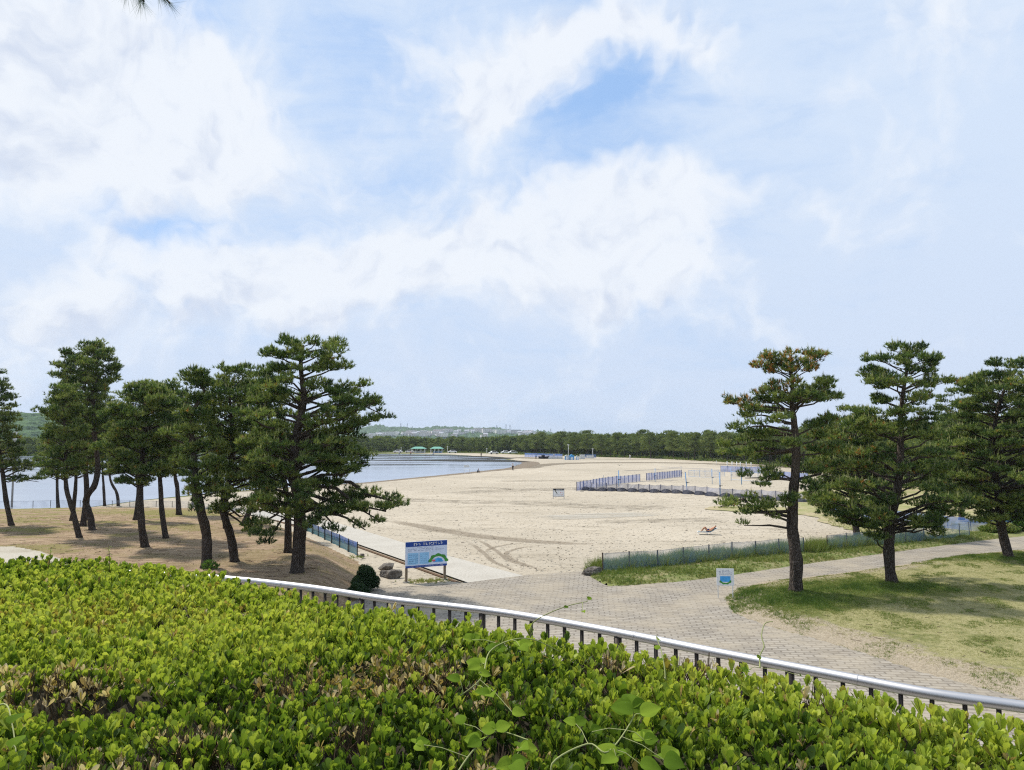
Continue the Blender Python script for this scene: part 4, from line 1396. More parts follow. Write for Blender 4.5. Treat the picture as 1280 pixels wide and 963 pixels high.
# needle branch hanging into the top left corner from a pine beside the terrace
def near_branch():
    r_ = np.random.RandomState(77)
    b = dp(150, -50, 3.0)
    root = thing('pine_branch', 'tip of a pine branch with long dark needles hanging into the top left corner', 'pine branch', b)
    tips = [dp(180, 2, 3.0), dp(212, 4, 3.0), dp(160, -12, 3.0)]
    mb = MB()
    start = Vector((-3.4, 1.2, 1.9))
    mb.tube([start, start * .55 + Vector((0, 0, .1)), Vector((0, 0, 0))], [.035, .022, .009], 8)
    for t in tips: mb.tube([(0, 0, 0), (t - b) * .5 + Vector((0, 0, .02)), t - b], [.008, .006, .004], 6)
    mb.build('twig', M['bark'], root, True)
    P, A = [], []
    for t, dx_, n in ((tips[0], (.10, 0, -1), 46), (tips[1], (.62, 0, -.8), 46), (tips[2], (-.15, 0, -1), 30)):
        for i in range(n):
            s_ = r_.rand()
            p = (t - b) * (.65 + .35 * s_)
            P.append(p); A.append(dx_)
    P = np.array(P); A = np.array(A, float); A /= np.linalg.norm(A, axis=1, keepdims=True)
    V = tufts(P, A, 2, .085, .0014, .33, r_, .15)
    link('needles', arr_mesh('needles', V, np.arange(len(V)).reshape(-1, 3), tint=np.full(len(V) // 3, .2)), M['needles'], root)


near_branch()

# ------------------------------------------------------------------ net fences
def fence(name, label, P, h, netmat, postmat, pw=.04, group='net fences', sag=0.0, skirt=None, net_h=None, z_low=.03, rope=True, cat='fence', lean=0.0, seed=0):
    """P: post foot points (world). One net panel mesh over all bays, each post its own part."""
    r_ = random.Random(seed)
    b = P[0]
    root = thing(name, label, cat, b, 0, group)
    tops = []
    for p in P:
        q = p - b
        top = q + Vector((r_.uniform(-lean, lean), r_.uniform(-lean, lean), h * r_.uniform(.97, 1.04)))
        m_ = MB(); m_.tube([q - Vector((0, 0, .15)), top], pw / 2, 6); m_.build('post', M[postmat], root)
        tops.append(top)
    net, sk_ = MB(), MB()
    rp_ = MB()
    for i in range(len(P) - 1):
        a, c = P[i] - b, P[i + 1] - b
        ta, tc = tops[i] - Vector((0, 0, h * .04)), tops[i + 1] - Vector((0, 0, h * .04))
        k = 6
        off = (c - a).normalized().cross(Vector((0, 0, 1))) * .03
        g_ = []
        for j in range(k + 1):
            t = j / k
            s_ = math.sin(math.pi * t)
            lo = a.lerp(c, t) + Vector((0, 0, z_low)); hi = ta.lerp(tc, t) - Vector((0, 0, sag * s_ * r_.uniform(.7, 1.1)))
            bel = off * (1 + 2.5 * s_ * r_.uniform(.3, 1.5))
            if net_h: lo = hi - Vector((0, 0, net_h))
            g_.append((lo + bel, lo.lerp(hi, .5) + bel * 1.3, hi + off))
            if rope: pass
        for j in range(k):
            A_, B_ = g_[j], g_[j + 1]
            net.add([A_[0], B_[0], B_[1], A_[1]], [(0, 1, 2, 3)]); net.add([A_[1], B_[1], B_[2], A_[2]], [(0, 1, 2, 3)])
        if rope: rp_.tube([q[2] for q in g_], .009, 4, False)
        if skirt:
            # dark skirt bellying towards the sea along the foot of the net
            dv = off.normalized()
            for j in range(k):
                t0, t1 = j / k, (j + 1) / k
                def sp_(t):
                    s2 = math.sin(math.pi * t) ** .6
                    q = a.lerp(c, t)
                    return q + dv * (.06 + skirt * s2), q + dv * (.05 + .5 * skirt * s2) + Vector((0, 0, .50 * h * (.35 + .65 * s2)))
                (l0, u0), (l1, u1) = sp_(t0), sp_(t1)
                sk_.add([l0 + Vector((0, 0, .02)), l1 + Vector((0, 0, .02)), u1, u0], [(0, 1, 2, 3)])
    net.build('net', M[netmat], root)
    if rope: rp_.build('rope', M['rope'], root)
    if skirt: sk_.build('dark_skirt', M['net_dark'], root)
    return root


def along(px_list, n=None, z=0.0, fn=None):
    P = [on(x, y, fn) if fn else gp(x, y, z) for x, y in px_list]
    if n is None: return P
    L = [0]
    for i in range(len(P) - 1): L.append(L[-1] + (P[i + 1] - P[i]).length)
    out = []
    for i in range(n):
        s_ = L[-1] * i / (n - 1)
        for j in range(len(P) - 1):
            if s_ <= L[j + 1] + 1e-6:
                t = (s_ - L[j]) / (L[j + 1] - L[j]); out.append(P[j].lerp(P[j + 1], t)); break
    if fn:
        for p in out: p.z = hf(fn, p.x, p.y)
    return out


fence('net_fence', 'low net fence in weeds beside the path, ending at the dark boulder', along([(754, 716), (787, 713), (822, 710.5), (855, 707), (886, 703), (915, 700), (944, 697), (974, 694.5), (1005, 692)], z=.12), .98, 'net_teal', 'rust_post', .075, seed=1, lean=.03, group='net fences beside the path')
fence('net_fence', 'low net fence beside the path behind the spiky pine, bluest at its right end', along([(1034, 689), (1059, 686.5), (1084, 684), (1108, 682), (1132, 680), (1155, 677.5), (1178, 675), (1200, 672.5), (1212, 671)], z=.12), .98, 'net_teal', 'rust_post', .065, seed=2, lean=.03, group='net fences beside the path')
fence('net_fence', 'blue net fence curving round the dry grass behind the low dense pine', along([(1021, 631), (1034, 636), (1048, 640.5), (1075, 646), (1110, 652), (1150, 657), (1185, 661), (1214, 664), (1240, 665.5), (1266, 666)], z=.1), .98, 'net_blue', 'blue_post', .05, seed=3, lean=.03, group='net fences beside the path')

BX = 'net fences on the open sand'
fence('net_fence', 'blue net fence with close posts on the sand, nearest the black-topped notice', along([(721, 614), (760, 606.5), (800, 602)], 19), 1.22, 'net_pale', 'blue_post', .10, BX, seed=4)
fence('net_fence', 'short blue net fence with close posts behind the leaning blue pole', along([(808, 601), (852, 596)], 15), 1.22, 'net_pale', 'blue_post', .10, BX, seed=5)
fence('net_fence', 'long sagging net fence with a bellying black foot in front of the ball court', along([(729, 612.5), (740, 613.3), (746, 614), (758, 613.8), (771, 614), (785, 614.5), (798.5, 615), (812, 615.5), (826, 616), (840, 616.3), (854, 617), (869, 618), (884, 619), (900, 621), (916, 621.5), (934, 622.5), (952, 623.5), (970, 625), (990, 626.5), (1012, 628.5)]), 1.02, 'net_grey', 'blue_post', .10, BX, sag=.10, skirt=.95, seed=6)
fence('net_fence', 'bright blue net fence at the far side of the ball court under the white posts', along([(901, 590), (957, 592)], 7), 1.3, 'net_blue', 'blue_post', .08, BX, seed=7)
fence('net_fence', 'blue net fence left of the rust-topped pine trunk behind the court', along([(962, 598), (1010, 601)], 6), 1.3, 'net_blue', 'blue_post', .08, BX, seed=8)
fence('net_fence', 'pale net barrier with thin rails in the middle of the ball court', along([(861, 596.5), (880, 596), (906, 596)], 7), 1.3, 'net_faint', 'paleblue', .06, BX, seed=9)
fence('net_fence', 'grey-blue net fence strung along the foot of the wood, left of the blue huts', along([(656, 571.3), (672, 572), (690, 572.4), (703, 573)], 9), 1.5, 'net_pale', 'grey', .10, BX, seed=10)
fence('net_fence', 'dark blue net fence by the wood, right of the blue huts', along([(726, 573), (745, 572.6)], 5), 1.3, 'net_blue', 'blue_post', .10, BX, seed=11)
fence('net_fence', 'faint net strip between the rails of the far court', along([(915, 596.5), (940, 597), (962, 598)], 5), 1.1, 'net_faint', 'paleblue', .05, BX, seed=12)

# panel fence at the right edge of the knoll and its run to the sea
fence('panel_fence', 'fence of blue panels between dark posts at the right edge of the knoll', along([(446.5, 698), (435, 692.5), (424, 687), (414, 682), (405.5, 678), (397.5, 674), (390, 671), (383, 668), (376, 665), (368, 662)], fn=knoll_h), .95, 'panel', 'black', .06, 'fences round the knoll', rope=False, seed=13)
fence('sea_fence', 'low fence of thin dark posts and wire along the sea edge of the knoll', along([(352, 656.5), (325, 649), (300, 645), (260, 641), (235, 638), (215, 637.5), (195, 637), (162, 636.3), (140, 636), (100, 636), (63, 636), (41, 636.3), (10, 636.6), (-20, 637)], fn=knoll_h), .85, 'net_faint', 'black', .06, 'fences round the knoll', seed=14)


# ------------------------------------------------------------------ poles of the ball court
def ball_pole(label, px, y0, y1, c, lean=0.0, w=.09, pad=True):
    b = gp(px, y0); H = (y0 - y1) / FPX * b.y * 1.0
    root = thing('court_pole', label, 'pole', b, 0, 'poles of the beach ball court')
    m_ = MB(); m_.tube([(0, 0, -.1), (-lean * H, 0, H)], w / 2, 8); m_.build('shaft', M[c], root, True)
    m_ = MB(); m_.tube([(-lean * H, 0, H - .02), (-lean * H, 0, H + .05)], w * .62, 8); m_.build('cap', M[c], root)
    if pad:
        m_ = MB(); m_.box((.16, 0, H * .45), (.3, .05, .06)); m_.tube([(0, 0, H * .42), (0, 0, H * .47)], w * .75, 8); m_.build('winch', M['black'], root)
    return b, H


pl = {}
for key, lab, px, y0, y1, c, ln in [
        ('a', 'blue court pole below the small bird, standing in the close-post fence', 773.5, 608.5, 589, 'blue', 0),
        ('b', 'grey-blue court pole standing through the short close-post fence', 819, 602.5, 586, 'paleblue', 0),
        ('c', 'leaning blue court pole in the middle of the court', 859, 614, 591, 'blue', .09),
        ('d', 'thin grey pole at the right end of the short close-post fence', 851.5, 598, 583.5, 'grey', 0),
        ('e', 'grey-blue court pole with a small crossbar, between the leaning and the tallest pole', 890.3, 605.5, 587, 'paleblue', 0),
        ('f', 'tallest blue court pole, standing at the black-footed net', 900.3, 621, 591.5, 'blue', 0),
        ('g', 'slender court pole right of the tallest one', 914, 601, 585.5, 'paleblue', 0),
        ('h', 'blue court pole beside the low pine foliage', 927, 606, 584.5, 'blue', 0),
        ('i', 'thin pole seen between the pine boughs at the far court', 947.5, 597, 586, 'paleblue', 0)]:
    pl[key] = ball_pole(lab, px, y0, y1, c, ln, .12 if c == 'blue' else .09)
for key, lab, px, y0, y1 in [('j', 'short thin stake behind the left end of the close-post fence', 754.3, 603, 595), ('k', 'short white stake alone on the far sand', 895.5, 581.5, 576)]:
    ball_pole(lab, px, y0, y1, 'grey' if key == 'j' else 'white', 0, .09, False)
for i, px in enumerate([909, 915.2, 921, 925.5, 933, 939]):
    labs = ['leftmost of the short white posts on the far sand below the wood', 'second short white post from the left on the far sand', 'third short white post from the left on the far sand',
            'third short white post from the right on the far sand', 'second short white post from the right on the far sand', 'rightmost short white post on the far sand, beside the pine boughs']
    b = gp(px, 584 + i * .25)
    r0 = thing('white_post', labs[i], 'post', b, 0, 'white posts on the far sand')
    m_ = MB(); m_.tube([(0, 0, -.1), (0, 0, 1.35)], .10, 8); m_.build('shaft', M['white'], r0, True)
    m_ = MB(); m_.tube([(0, 0, 1.35), (0, 0, 1.42)], .12, 8); m_.build('cap', M['offwhite'], r0)


def line_net(label, A, B, z1, z0, c='rope'):
    root = thing('court_net_lines', label, 'net', A, 0, 'lines strung across the ball court')
    d = B - A
    m_ = MB()
    for z in (z1,) if z0 is None else (z1, z0):
        m_.tube([Vector((0, 0, z)), d * .5 + Vector((0, 0, z - .06)), d + Vector((0, 0, z))], .022, 5)
    m_.build('cord', M[c], root)


line_net('cord from the close-post fence to the grey-blue court pole', gp(781, 604), gp(852, 599), 1.9, None)
line_net('pair of thin cords right of the grey-blue court pole', gp(826, 599), gp(890, 603), 2.1, None)
line_net('low cord stretched over the sand between the two close-post fences', gp(800, 605), gp(848, 603), .35, None)
line_net('cords across the far court beside the tallest pole', gp(861, 598), gp(900, 599), 1.35, .3, 'paleblue')
line_net('cords from the slender court pole to the pole by the low foliage', gp(914, 601), gp(965, 604), 1.5, .2, 'paleblue')
b = dp(774.5, 582.3, 150)
bird = thing('flying_bird', 'small dark bird in the air above the blue court pole', 'bird', b)
m_ = MB()
m_.tube([(-.16, 0, 0), (-.08, 0, .03), (.06, 0, .04), (.16, 0, .05), (.22, 0, .03)], [.02, .05, .07, .05, .01], 8); m_.build('body', M['black'], bird, True)
for s_ in (-1, 1):
    w_ = MB(); w_.add([(-.06, s_ * .05, .05), (.10, s_ * .05, .06), (.06, s_ * .35, .22), (-.05, s_ * .40, .20), (-.06, s_ * .05, .07), (.10, s_ * .05, .08), (.06, s_ * .35, .235), (-.05, s_ * .40, .215)],
                     [(0, 1, 2, 3), (7, 6, 5, 4), (0, 4, 5, 1), (1, 5, 6, 2), (2, 6, 7, 3), (3, 7, 4, 0)])
    w_.build('wing', M['black'], bird)
bird.rotation_euler = (0, 0, R(70))


# ------------------------------------------------------------------ signs
def flat_mark(mb, x0, z0, x1, z1, y):
    mb.add([(x0, y, z0), (x1, y, z0), (x1, y, z1), (x0, y, z1)], [(0, 1, 2, 3)])


def scribble(mb, x0, x1, z, hh, y, r_, cw=.06, dens=.8):
    """rows of tiny stroke clusters the size of the board's characters"""
    x = x0
    while x < x1:
        if r_.random() < dens:
            for q in range(3):
                a = x + r_.uniform(0, cw * .5); c = z + r_.uniform(0, hh * .8)
                if r_.random() < .5: flat_mark(mb, a, c, a + cw * .55, c + hh * .16, y)
                else: flat_mark(mb, a, z, a + cw * .16, z + hh, y)
        x += cw


m_blue2 = m_plain('board_blue', (0.012, 0.06, 0.30), .45, var=.04)
m_light = m_plain('board_light_blue', (0.30, 0.58, 0.86), .45, var=.04)
m_palep = m_plain('board_pale', (0.66, 0.74, 0.90), .45, var=.04)
m_ink = m_plain('ink', (0.06, 0.10, 0.25), .5)
m_green = m_plain('map_green', (0.06, 0.30, 0.04), .5)
m_red = m_plain('map_red', (0.75, 0.14, 0.16), .5)
m_blue3 = m_plain('map_blue', (0.07, 0.40, 0.85), .5)
m_timber = m_plain('sign_timber', (0.21, 0.16, 0.11), .85, scale=8)

# information board
pL = gp(508, 729, .11); pR = gp(556, 725, .11)
d = pR - pL; W_ = d.length; rz = math.atan2(d.y, d.x)
sb = thing('information_board', 'large blue and white information board with a green park map on two timber posts', 'sign board', pL, rz)
for i, x in enumerate((0.0, W_)):
    m_ = MB(); m_.box((x, 0.03, .92), (.11, .09, 1.95)); bevel(m_.build('post', m_timber, sb), .008)
    m_ = MB(); m_.poly_prism([(x + .17 * math.cos(t), .03 + .14 * math.sin(t)) for t in np.linspace(0, 2 * math.pi, 13)[:-1]], -.05, .05); m_.build('footing', M['terrace'], sb)
z0, z1 = .70, 1.93
m_ = MB(); m_.box((W_ / 2, -.05, (z0 + z1) / 2), (W_ + .16, .05, z1 - z0)); bp = bevel(m_.build('board', m_palep, sb), .006)
x0, x1 = -.08, W_ + .08; yf = -.0785
H_ = z1 - z0
m_ = MB(); flat_mark(m_, x0, z1 - .235, x1, z1, yf); flat_mark(m_, x0, z0, x1, z0 + .10, yf); m_.build('blue_band', m_blue2, bp)
r_ = random.Random(5)
m_ = MB(); scribble(m_, x0 + .38, x1 - .32, z1 - .185, .13, yf - .002, r_, .125, .97); scribble(m_, x0 + .2, x1 - .2, z0 + .035, .035, yf - .002, r_, .05, .7); m_.build('title_lettering', M['white'], bp)
m_ = MB()
scribble(m_, x0 + .6, x0 + 1.4, z1 - .30, .03, yf - .002, r_, .05); scribble(m_, x0 + .1, x1 - .5, z1 - .365, .035, yf - .002, r_, .05, .7); scribble(m_, x0 + .12, x1 - .9, z1 - .44, .035, yf - .002, r_, .05, .7)
scribble(m_, x1 - .75, x1 - .15, z1 - .43, .03, yf - .002, r_, .05)
m_.build('small_lettering', m_ink, bp)
bw = W_ + .16
m_ = MB(); flat_mark(m_, x0 + .05 * bw, z0 + .15, x0 + .31 * bw, z0 + .70, yf); flat_mark(m_, x0 + .33 * bw, z0 + .15, x0 + .56 * bw, z0 + .70, yf); m_.build('text_panel', m_light, bp)
m_ = MB()
for q in range(5):
    scribble(m_, x0 + .07 * bw, x0 + .29 * bw, z0 + .20 + q * .095, .045, yf - .002, r_, .055, .9)
    scribble(m_, x0 + .35 * bw, x0 + .54 * bw, z0 + .20 + q * .095, .025, yf - .002, r_, .055, .6)
m_.build('panel_lettering', m_ink, bp)
# arched map of the park
m_ = MB(); cx, cz = x0 + .785 * bw, z0 + .20
def arch(mb, r0, r1, a0, a1, y, sx=1.25, sz=1.0, n=18):
    for q in range(n):
        t0 = a0 + (a1 - a0) * q / n; t1 = a0 + (a1 - a0) * (q + 1) / n
        j0 = 1 + .06 * math.sin(t0 * 9); j1 = 1 + .06 * math.sin(t1 * 9)
        mb.add([(cx + r0 * sx * math.cos(t0), y, cz + r0 * sz * math.sin(t0)), (cx + r1 * j0 * sx * math.cos(t0), y, cz + r1 * j0 * sz * math.sin(t0)),
                (cx + r1 * j1 * sx * math.cos(t1), y, cz + r1 * j1 * sz * math.sin(t1)), (cx + r0 * sx * math.cos(t1), y, cz + r0 * sz * math.sin(t1))], [(0, 1, 2, 3)])
arch(m_, .27, .40, 0.02, math.pi - .02, yf); m_.build('map_park', m_green, bp)
m_ = MB(); arch(m_, .0, .20, 0, math.pi, yf - .001); m_.build('map_water', m_blue3, bp)
m_ = MB(); m_.add([(cx - .23 + .09 * math.cos(t), yf - .003, cz + .08 + .05 * math.sin(t)) for t in np.linspace(0, 2 * math.pi, 13)[:-1]], [tuple(range(12))]); m_.build('map_marker', m_red, bp)


def small_sign(name, label, px, py, w, ztop, zbot, fn_z, frame, rz=0.0):
    p = gp(px, py, fn_z)
    root = thing(name, label, 'sign', p, rz)
    return root


# small white sign at the corner of the lawn
p = gp(907, 747, .2)
s1 = thing('lawn_sign', 'small white sign with a blue picture on two thin legs at the lawn corner', 'sign', p, R(-4))
w = .66
for sx in (-1, 1):
    m_ = MB(); m_.box((sx * (w / 2 - .02), 0.012, .58), (.035, .02, 1.2)); m_.build('leg', M['offwhite'], s1)
m_ = MB(); m_.box((0, -.01, .86), (w + .08, .02, .72)); sb1 = bevel(m_.build('panel', M['white'], s1), .004)
m_ = MB()
for q in range(4): scribble(m_, -.26 + (.12 if q == 0 else 0), .26 - (.1 if q == 0 else 0), 1.13 - q * .055, .030, -.0225, r_, .045, .8)
m_.build('lettering', m_ink, sb1)
m_ = MB(); flat_mark(m_, -.22, .66, .22, .90, -.0225); m_.build('picture_sky', m_blue3, sb1)
cx, cz = 0.0, .74
m_ = MB(); arch(m_, .16, .235, math.pi + .2, 2 * math.pi - .1, -.025, 1.15, .8); m_.build('picture_garden', m_green, sb1)

# black-topped notice on the beach
p = gp(698.3, 624, .0)
s2 = thing('beach_notice', 'framed notice with a black heading and red marks standing alone on the sand', 'sign', p, R(2))
w = .0345 * 40
sc = p.y / FPX
w = 13.6 * sc; top = 13.0 * sc
for sx in (-1, 1):
    m_ = MB(); m_.tube([(sx * w / 2, 0, -.1), (sx * w / 2, 0, top)], .035, 8); m_.build('leg', M['grey'], s2)
m_ = MB(); m_.box((0, 0, top * .24), (w, .04, .05)); m_.build('crossbar', M['grey'], s2)
m_ = MB(); m_.box((0, -.03, top * .62), (w - .05, .03, top * .72)); nb = bevel(m_.build('board', M['white'], s2), .004)
m_ = MB(); flat_mark(m_, -w / 2 + .03, top * .82, w / 2 - .03, top * .99, -.048); m_.build('black_heading', M['black'], nb)
m_ = MB(); scribble(m_, -.2 * w, .42 * w, top * .86, top * .07, -.051, r_, .09, 1.0); m_.build('heading_lettering', M['white'], nb)
m_ = MB(); m_.add([(-.36 * w, -.0495, top * .80), (-.30 * w, -.0495, top * .84), (-.10 * w, -.0495, top * .52), (-.16 * w, -.0495, top * .48)], [(0, 1, 2, 3)]); m_.build('dark_tool_picture', m_plain('olive', (.10, .10, .06)), nb)
m_ = MB(); scribble(m_, -.02 * w, .38 * w, top * .56, top * .10, -.0495, r_, .09, .9); scribble(m_, .20 * w, .38 * w, top * .38, top * .08, -.0495, r_, .09, .9); m_.build('red_lettering', m_red, nb)
m_ = MB(); scribble(m_, -.36 * w, .12 * w, top * .38, top * .05, -.0495, r_, .07, .7); m_.build('grey_lettering', M['grey'], nb)


# ------------------------------------------------------------------ rocks and shrub
def rock(label, p, sx, sy, sz, seed, rz=0):
    r_ = np.random.RandomState(seed)
    bm = bmesh.new()
    bmesh.ops.create_icosphere(bm, subdivisions=4, radius=1)
    pl_ = [(Vector(r_.randn(3)).normalized(), r_.uniform(.55, .85)) for _ in range(11)] + [(Vector((0, 0, 1)), .7)]
    for v in bm.verts:
        c = v.co.copy()
        for n_, dd in pl_:
            k_ = c.dot(n_)
            if k_ > dd: c -= n_ * (k_ - dd)
        f = 1 + .05 * math.sin(c.x * 7 + seed) * math.cos(c.y * 6)
        v.co = Vector((c.x * sx * f, c.y * sy * f, c.z * sz * f + sz * .45)) + Vector(r_.randn(3)) * .008
    me = bpy.data.meshes.new('boulder'); bm.to_mesh(me); bm.free()
    o = link('boulder', me, M['rock'], None, p)
    o.rotation_euler = (0, 0, rz)
    return tag(o, label, 'boulder', 'boulders beside the paving')


rock('flat dark boulder at the tip of the weedy verge where the fence starts', gp(739, 719, .1), .62, .42, .34, 3)
rock('dark angular boulder left of the information board', gp(493, 723, .1), .44, .36, .34, 5, .5)
rock('low brown boulder between the dark shrub and the angular boulder', gp(482, 721, .1), .34, .3, .24, 8)
rock('pale sandy boulder behind the dark angular one', gp(484, 712, .1), .60, .45, .26, 11, 1)
rock('small dark stone at the end of the blue panel fence', gp(453, 696, .1), .16, .14, .14, 14)


def leaf_blob(name, label, base, rx, ry, rz_, n, lsz, m_, seed, cat='shrub', fn=None, stalk=True):
    r_ = np.random.RandomState(seed)
    root = thing(name, label, cat, base)
    u = r_.randn(n, 3); u /= np.linalg.norm(u, axis=1, keepdims=True)
    u[:, 2] = np.abs(u[:, 2]) * 1.2 - .25
    lump = 1 + .10 * np.sin(u[:, 0] * 6 + seed) * np.cos(u[:, 1] * 5) + .08 * np.sin(u[:, 2] * 9)
    P = u * (r_.rand(n) ** .25)[:, None] * np.array([rx, ry, rz_]) * lump[:, None]
    P[:, 2] += rz_ * .35
    k = 6
    A = u * .6 + np.array([0, 0, .4]); A /= np.linalg.norm(A, axis=1, keepdims=True)
    V = tufts(P, A, k, lsz, lsz * .45, .8, r_, .2)
    ti = .5 + .35 * (P[:, 2] / rz_ - .5) + r_.randn(n) * .15
    link('foliage', arr_mesh('foliage', V, np.arange(len(V)).reshape(-1, 3), tint=np.repeat(np.clip(ti, 0, 1), k)), m_, root)
    s_ = MB()
    for i in range(7):
        a = i * .9; s_.tube([(0, 0, -.1), (rx * .3 * math.cos(a), ry * .3 * math.sin(a), rz_ * .6), (rx * .6 * math.cos(a), ry * .6 * math.sin(a), rz_)], [.03, .02, .008], 5)
    s_.build('stems', M['stem'], root)
    return root


pb = gp(463, 738, .15)
leaf_blob('round_shrub', 'dark green creeping shrub hanging over the right end of the knoll', pb + Vector((-.25, .1, 0)), .60, .6, .78, 4200, .075, M['shrub'], 3)
leaf_blob('round_shrub', 'dark creeping shrub low against the handrail left of the hanging one', gp(447, 744, .3), .5, .4, .34, 1500, .075, M['shrub'], 9)
leaf_blob('leafy_bush', 'bright green broad-leaved bush at the right edge beyond the path', gp(1282, 664, .1), 1.9, 1.6, 1.7, 1800, .26, M['broad'], 4, 'bush')
leaf_blob('leafy_bush', 'low weedy clump at the foot of the crooked pine on the knoll', on(262, 712, knoll_h), .38, .3, .30, 110, .11, M['broad'], 6, 'bush')
leaf_blob('leafy_bush', 'dark clump of weeds behind the trunk of the bushy pine at the right edge', gp(1250, 667, .1), 1.3, .8, .55, 900, .2, M['grass'], 16, 'bush')


# ------------------------------------------------------------------ grass blades
def grass_obj(name, P, H, w, tint, seed, k=7, m_=None, label=None):
    r_ = np.random.RandomState(seed)
    n = len(P)
    P2 = np.repeat(P, k, 0) + np.concatenate([r_.randn(n * k, 2) * .035, np.zeros((n * k, 1))], 1)
    H2 = np.repeat(H, k) * r_.uniform(.6, 1.2, n * k)
    D = np.stack([r_.randn(n * k) * .4, r_.randn(n * k) * .4, np.ones(n * k)], 1); D /= np.linalg.norm(D, axis=1, keepdims=True)
    s_ = np.cross(D, r_.randn(n * k, 3)); s_ /= np.linalg.norm(s_, axis=1, keepdims=True)
    V = np.stack([P2 - s_ * w / 2, P2 + s_ * w / 2, P2 + D * H2[:, None]], 1).reshape(-1, 3)
    o = link(name, arr_mesh(name, V, np.arange(len(V)).reshape(-1, 3), tint=np.clip(np.repeat(tint, k) + r_.randn(n * k) * .08, 0, 1)), m_ or M['grass'])
    o['kind'] = 'stuff'
    return o


def scatter(poly, n, r_, fn):
    P = np.array([(p[0], p[1]) for p in poly])
    x = r_.uniform(P[:, 0].min(), min(P[:, 0].max(), 34), n); y = r_.uniform(P[:, 1].min(), P[:, 1].max(), n)
    d = poly_dist(poly, x, y)
    k = (d > .05) & (np.abs(x) < .75 * y + 1)
    return x[k], y[k], d[k]


rg = np.random.RandomState(9)
x, y, d_ = scatter(lawn_poly, 150000, rg, None)
lu = lush(x, y)
pat = wob(x, y, 1.6, 33) + .6 * wob(x, y, 5, 34)
keep = (rg.rand(len(x)) < np.clip(.42 + 1.2 * lu + .45 * (pat > .12) - .5 * (d_ < .6) * (lu < .3), 0, 1))
x, y, lu, pat, d_ = x[keep], y[keep], lu[keep], pat[keep], d_[keep]
grass_obj('grass', np.stack([x, y, lawn_h(x, y) - .01], 1), .035 + .13 * lu * (.7 + .5 * (pat > 0)) + .03 * (pat > .25), .014, np.clip(.86 - .62 * lu - .25 * (pat > .25), 0, 1) + rg.randn(len(x)) * .1, 1)
x, y, d_ = scatter(verge_poly, 60000, rg, None)
pat = wob(x, y, 1.3, 43)
keep = rg.rand(len(x)) < .35 + .4 * (pat > 0)
x, y, d_, pat = x[keep], y[keep], d_[keep], pat[keep]
lb_ = np.clip(1 - (x - 4) / 9, 0, 1)
grass_obj('grass', np.stack([x, y, verge_h(x, y) - .01], 1), .09 + .10 * rg.rand(len(x)) + .05 * (pat > .1) + .05 * lb_, .022, np.clip(.58 + rg.randn(len(x)) * .18 - .12 * lb_ + .1 * (d_ < .5), 0, 1), 2)
# tall weeds growing through the nets
def weeds(line_px, n, hmax, seed, t0=.35):
    r_ = np.random.RandomState(seed)
    P = along(line_px, n)
    A = np.array([(p.x, p.y) for p in P])
    A[:, 0] += r_.randn(n) * .25; A[:, 1] += r_.randn(n) * .28
    H = hmax * (.35 + .65 * r_.rand(n)) * (.75 + .35 * wob(A[:, 0], A[:, 1], 1.2, seed))
    return grass_obj('grass', np.stack([A[:, 0], A[:, 1], np.full(n, .12)], 1), H, .030, np.clip(t0 + r_.randn(n) * .12, 0, 1), seed, 6)


weeds([(745, 716), (822, 710.5), (886, 703), (974, 694.5), (1003, 692)], 6500, 1.2, 61, .58)
weeds([(1008, 694), (1034, 689.5), (1108, 682), (1150, 678)], 3600, 1.15, 62, .58)
weeds([(1150, 678), (1212, 671), (1240, 668)], 250, .4, 63)
weeds([(748, 722), (775, 722), (800, 716)], 500, .42, 64, .4)
weeds([(895, 636), (930, 637), (965, 638)], 220, .25, 65, .7)
weeds([(512, 731), (530, 730), (552, 729)], 160, .16, 66, .75)
weeds([(446, 700), (450, 699)], 30, .2, 67, .6)
x, y, d_ = scatter(px_poly([(1010, 628), (1100, 645), (1215, 662), (1205, 672), (1120, 676), (1040, 660)]), 3500, rg, None)
grass_obj('grass', np.stack([x, y, np.full(len(x), .1)], 1), .08 + .14 * rg.rand(len(x)) * (wob(x, y, .8, 70) > 0), .03, .75 + rg.randn(len(x)) * .15, 5, 5)
# sparse blades on the knoll
x, y, d_ = scatter(knoll_poly, 24000, rg, None)
pat = wob(x, y, .5, 81) + .5 * wob(x, y, 1.7, 82)
keep = (rg.rand(len(x)) < np.clip((pat - .05) * 1.2 + .25 * (x < -18) * (y > 40), .02, .8)) & (x < -6)
x, y = x[keep], y[keep]
grass_obj('grass', np.stack([x, y, knoll_h(x, y) - .01], 1), .05 + .05 * rg.rand(len(x)), .02, .82 + rg.randn(len(x)) * .1, 6, 5)
# shells, weed and sticks strewn on the sand
bl_ = MB()
for i in range(1500):
    px = rg.uniform(400, 1010); py = 596 + 122 * rg.rand() ** .8
    p = gp(px, py, .02)
    if px > 720 and py > 690: continue
    if px < 640 and py > 640 + (px - 400) * .32: continue
    a = rg.uniform(0, 3.14); L_ = rg.uniform(.03, .10) * (1 + .8 * (p.y > 70)) * (1 + 2 * (rg.rand() < .06)); w_ = L_ * rg.uniform(.15, .5)
    bl_.box((p.x, p.y, .012), (L_, w_, .02), a)
o = bl_.build('beach_debris', m_plain('dry_weed', (0.11, 0.085, 0.06), .9)); o['kind'] = 'stuff'
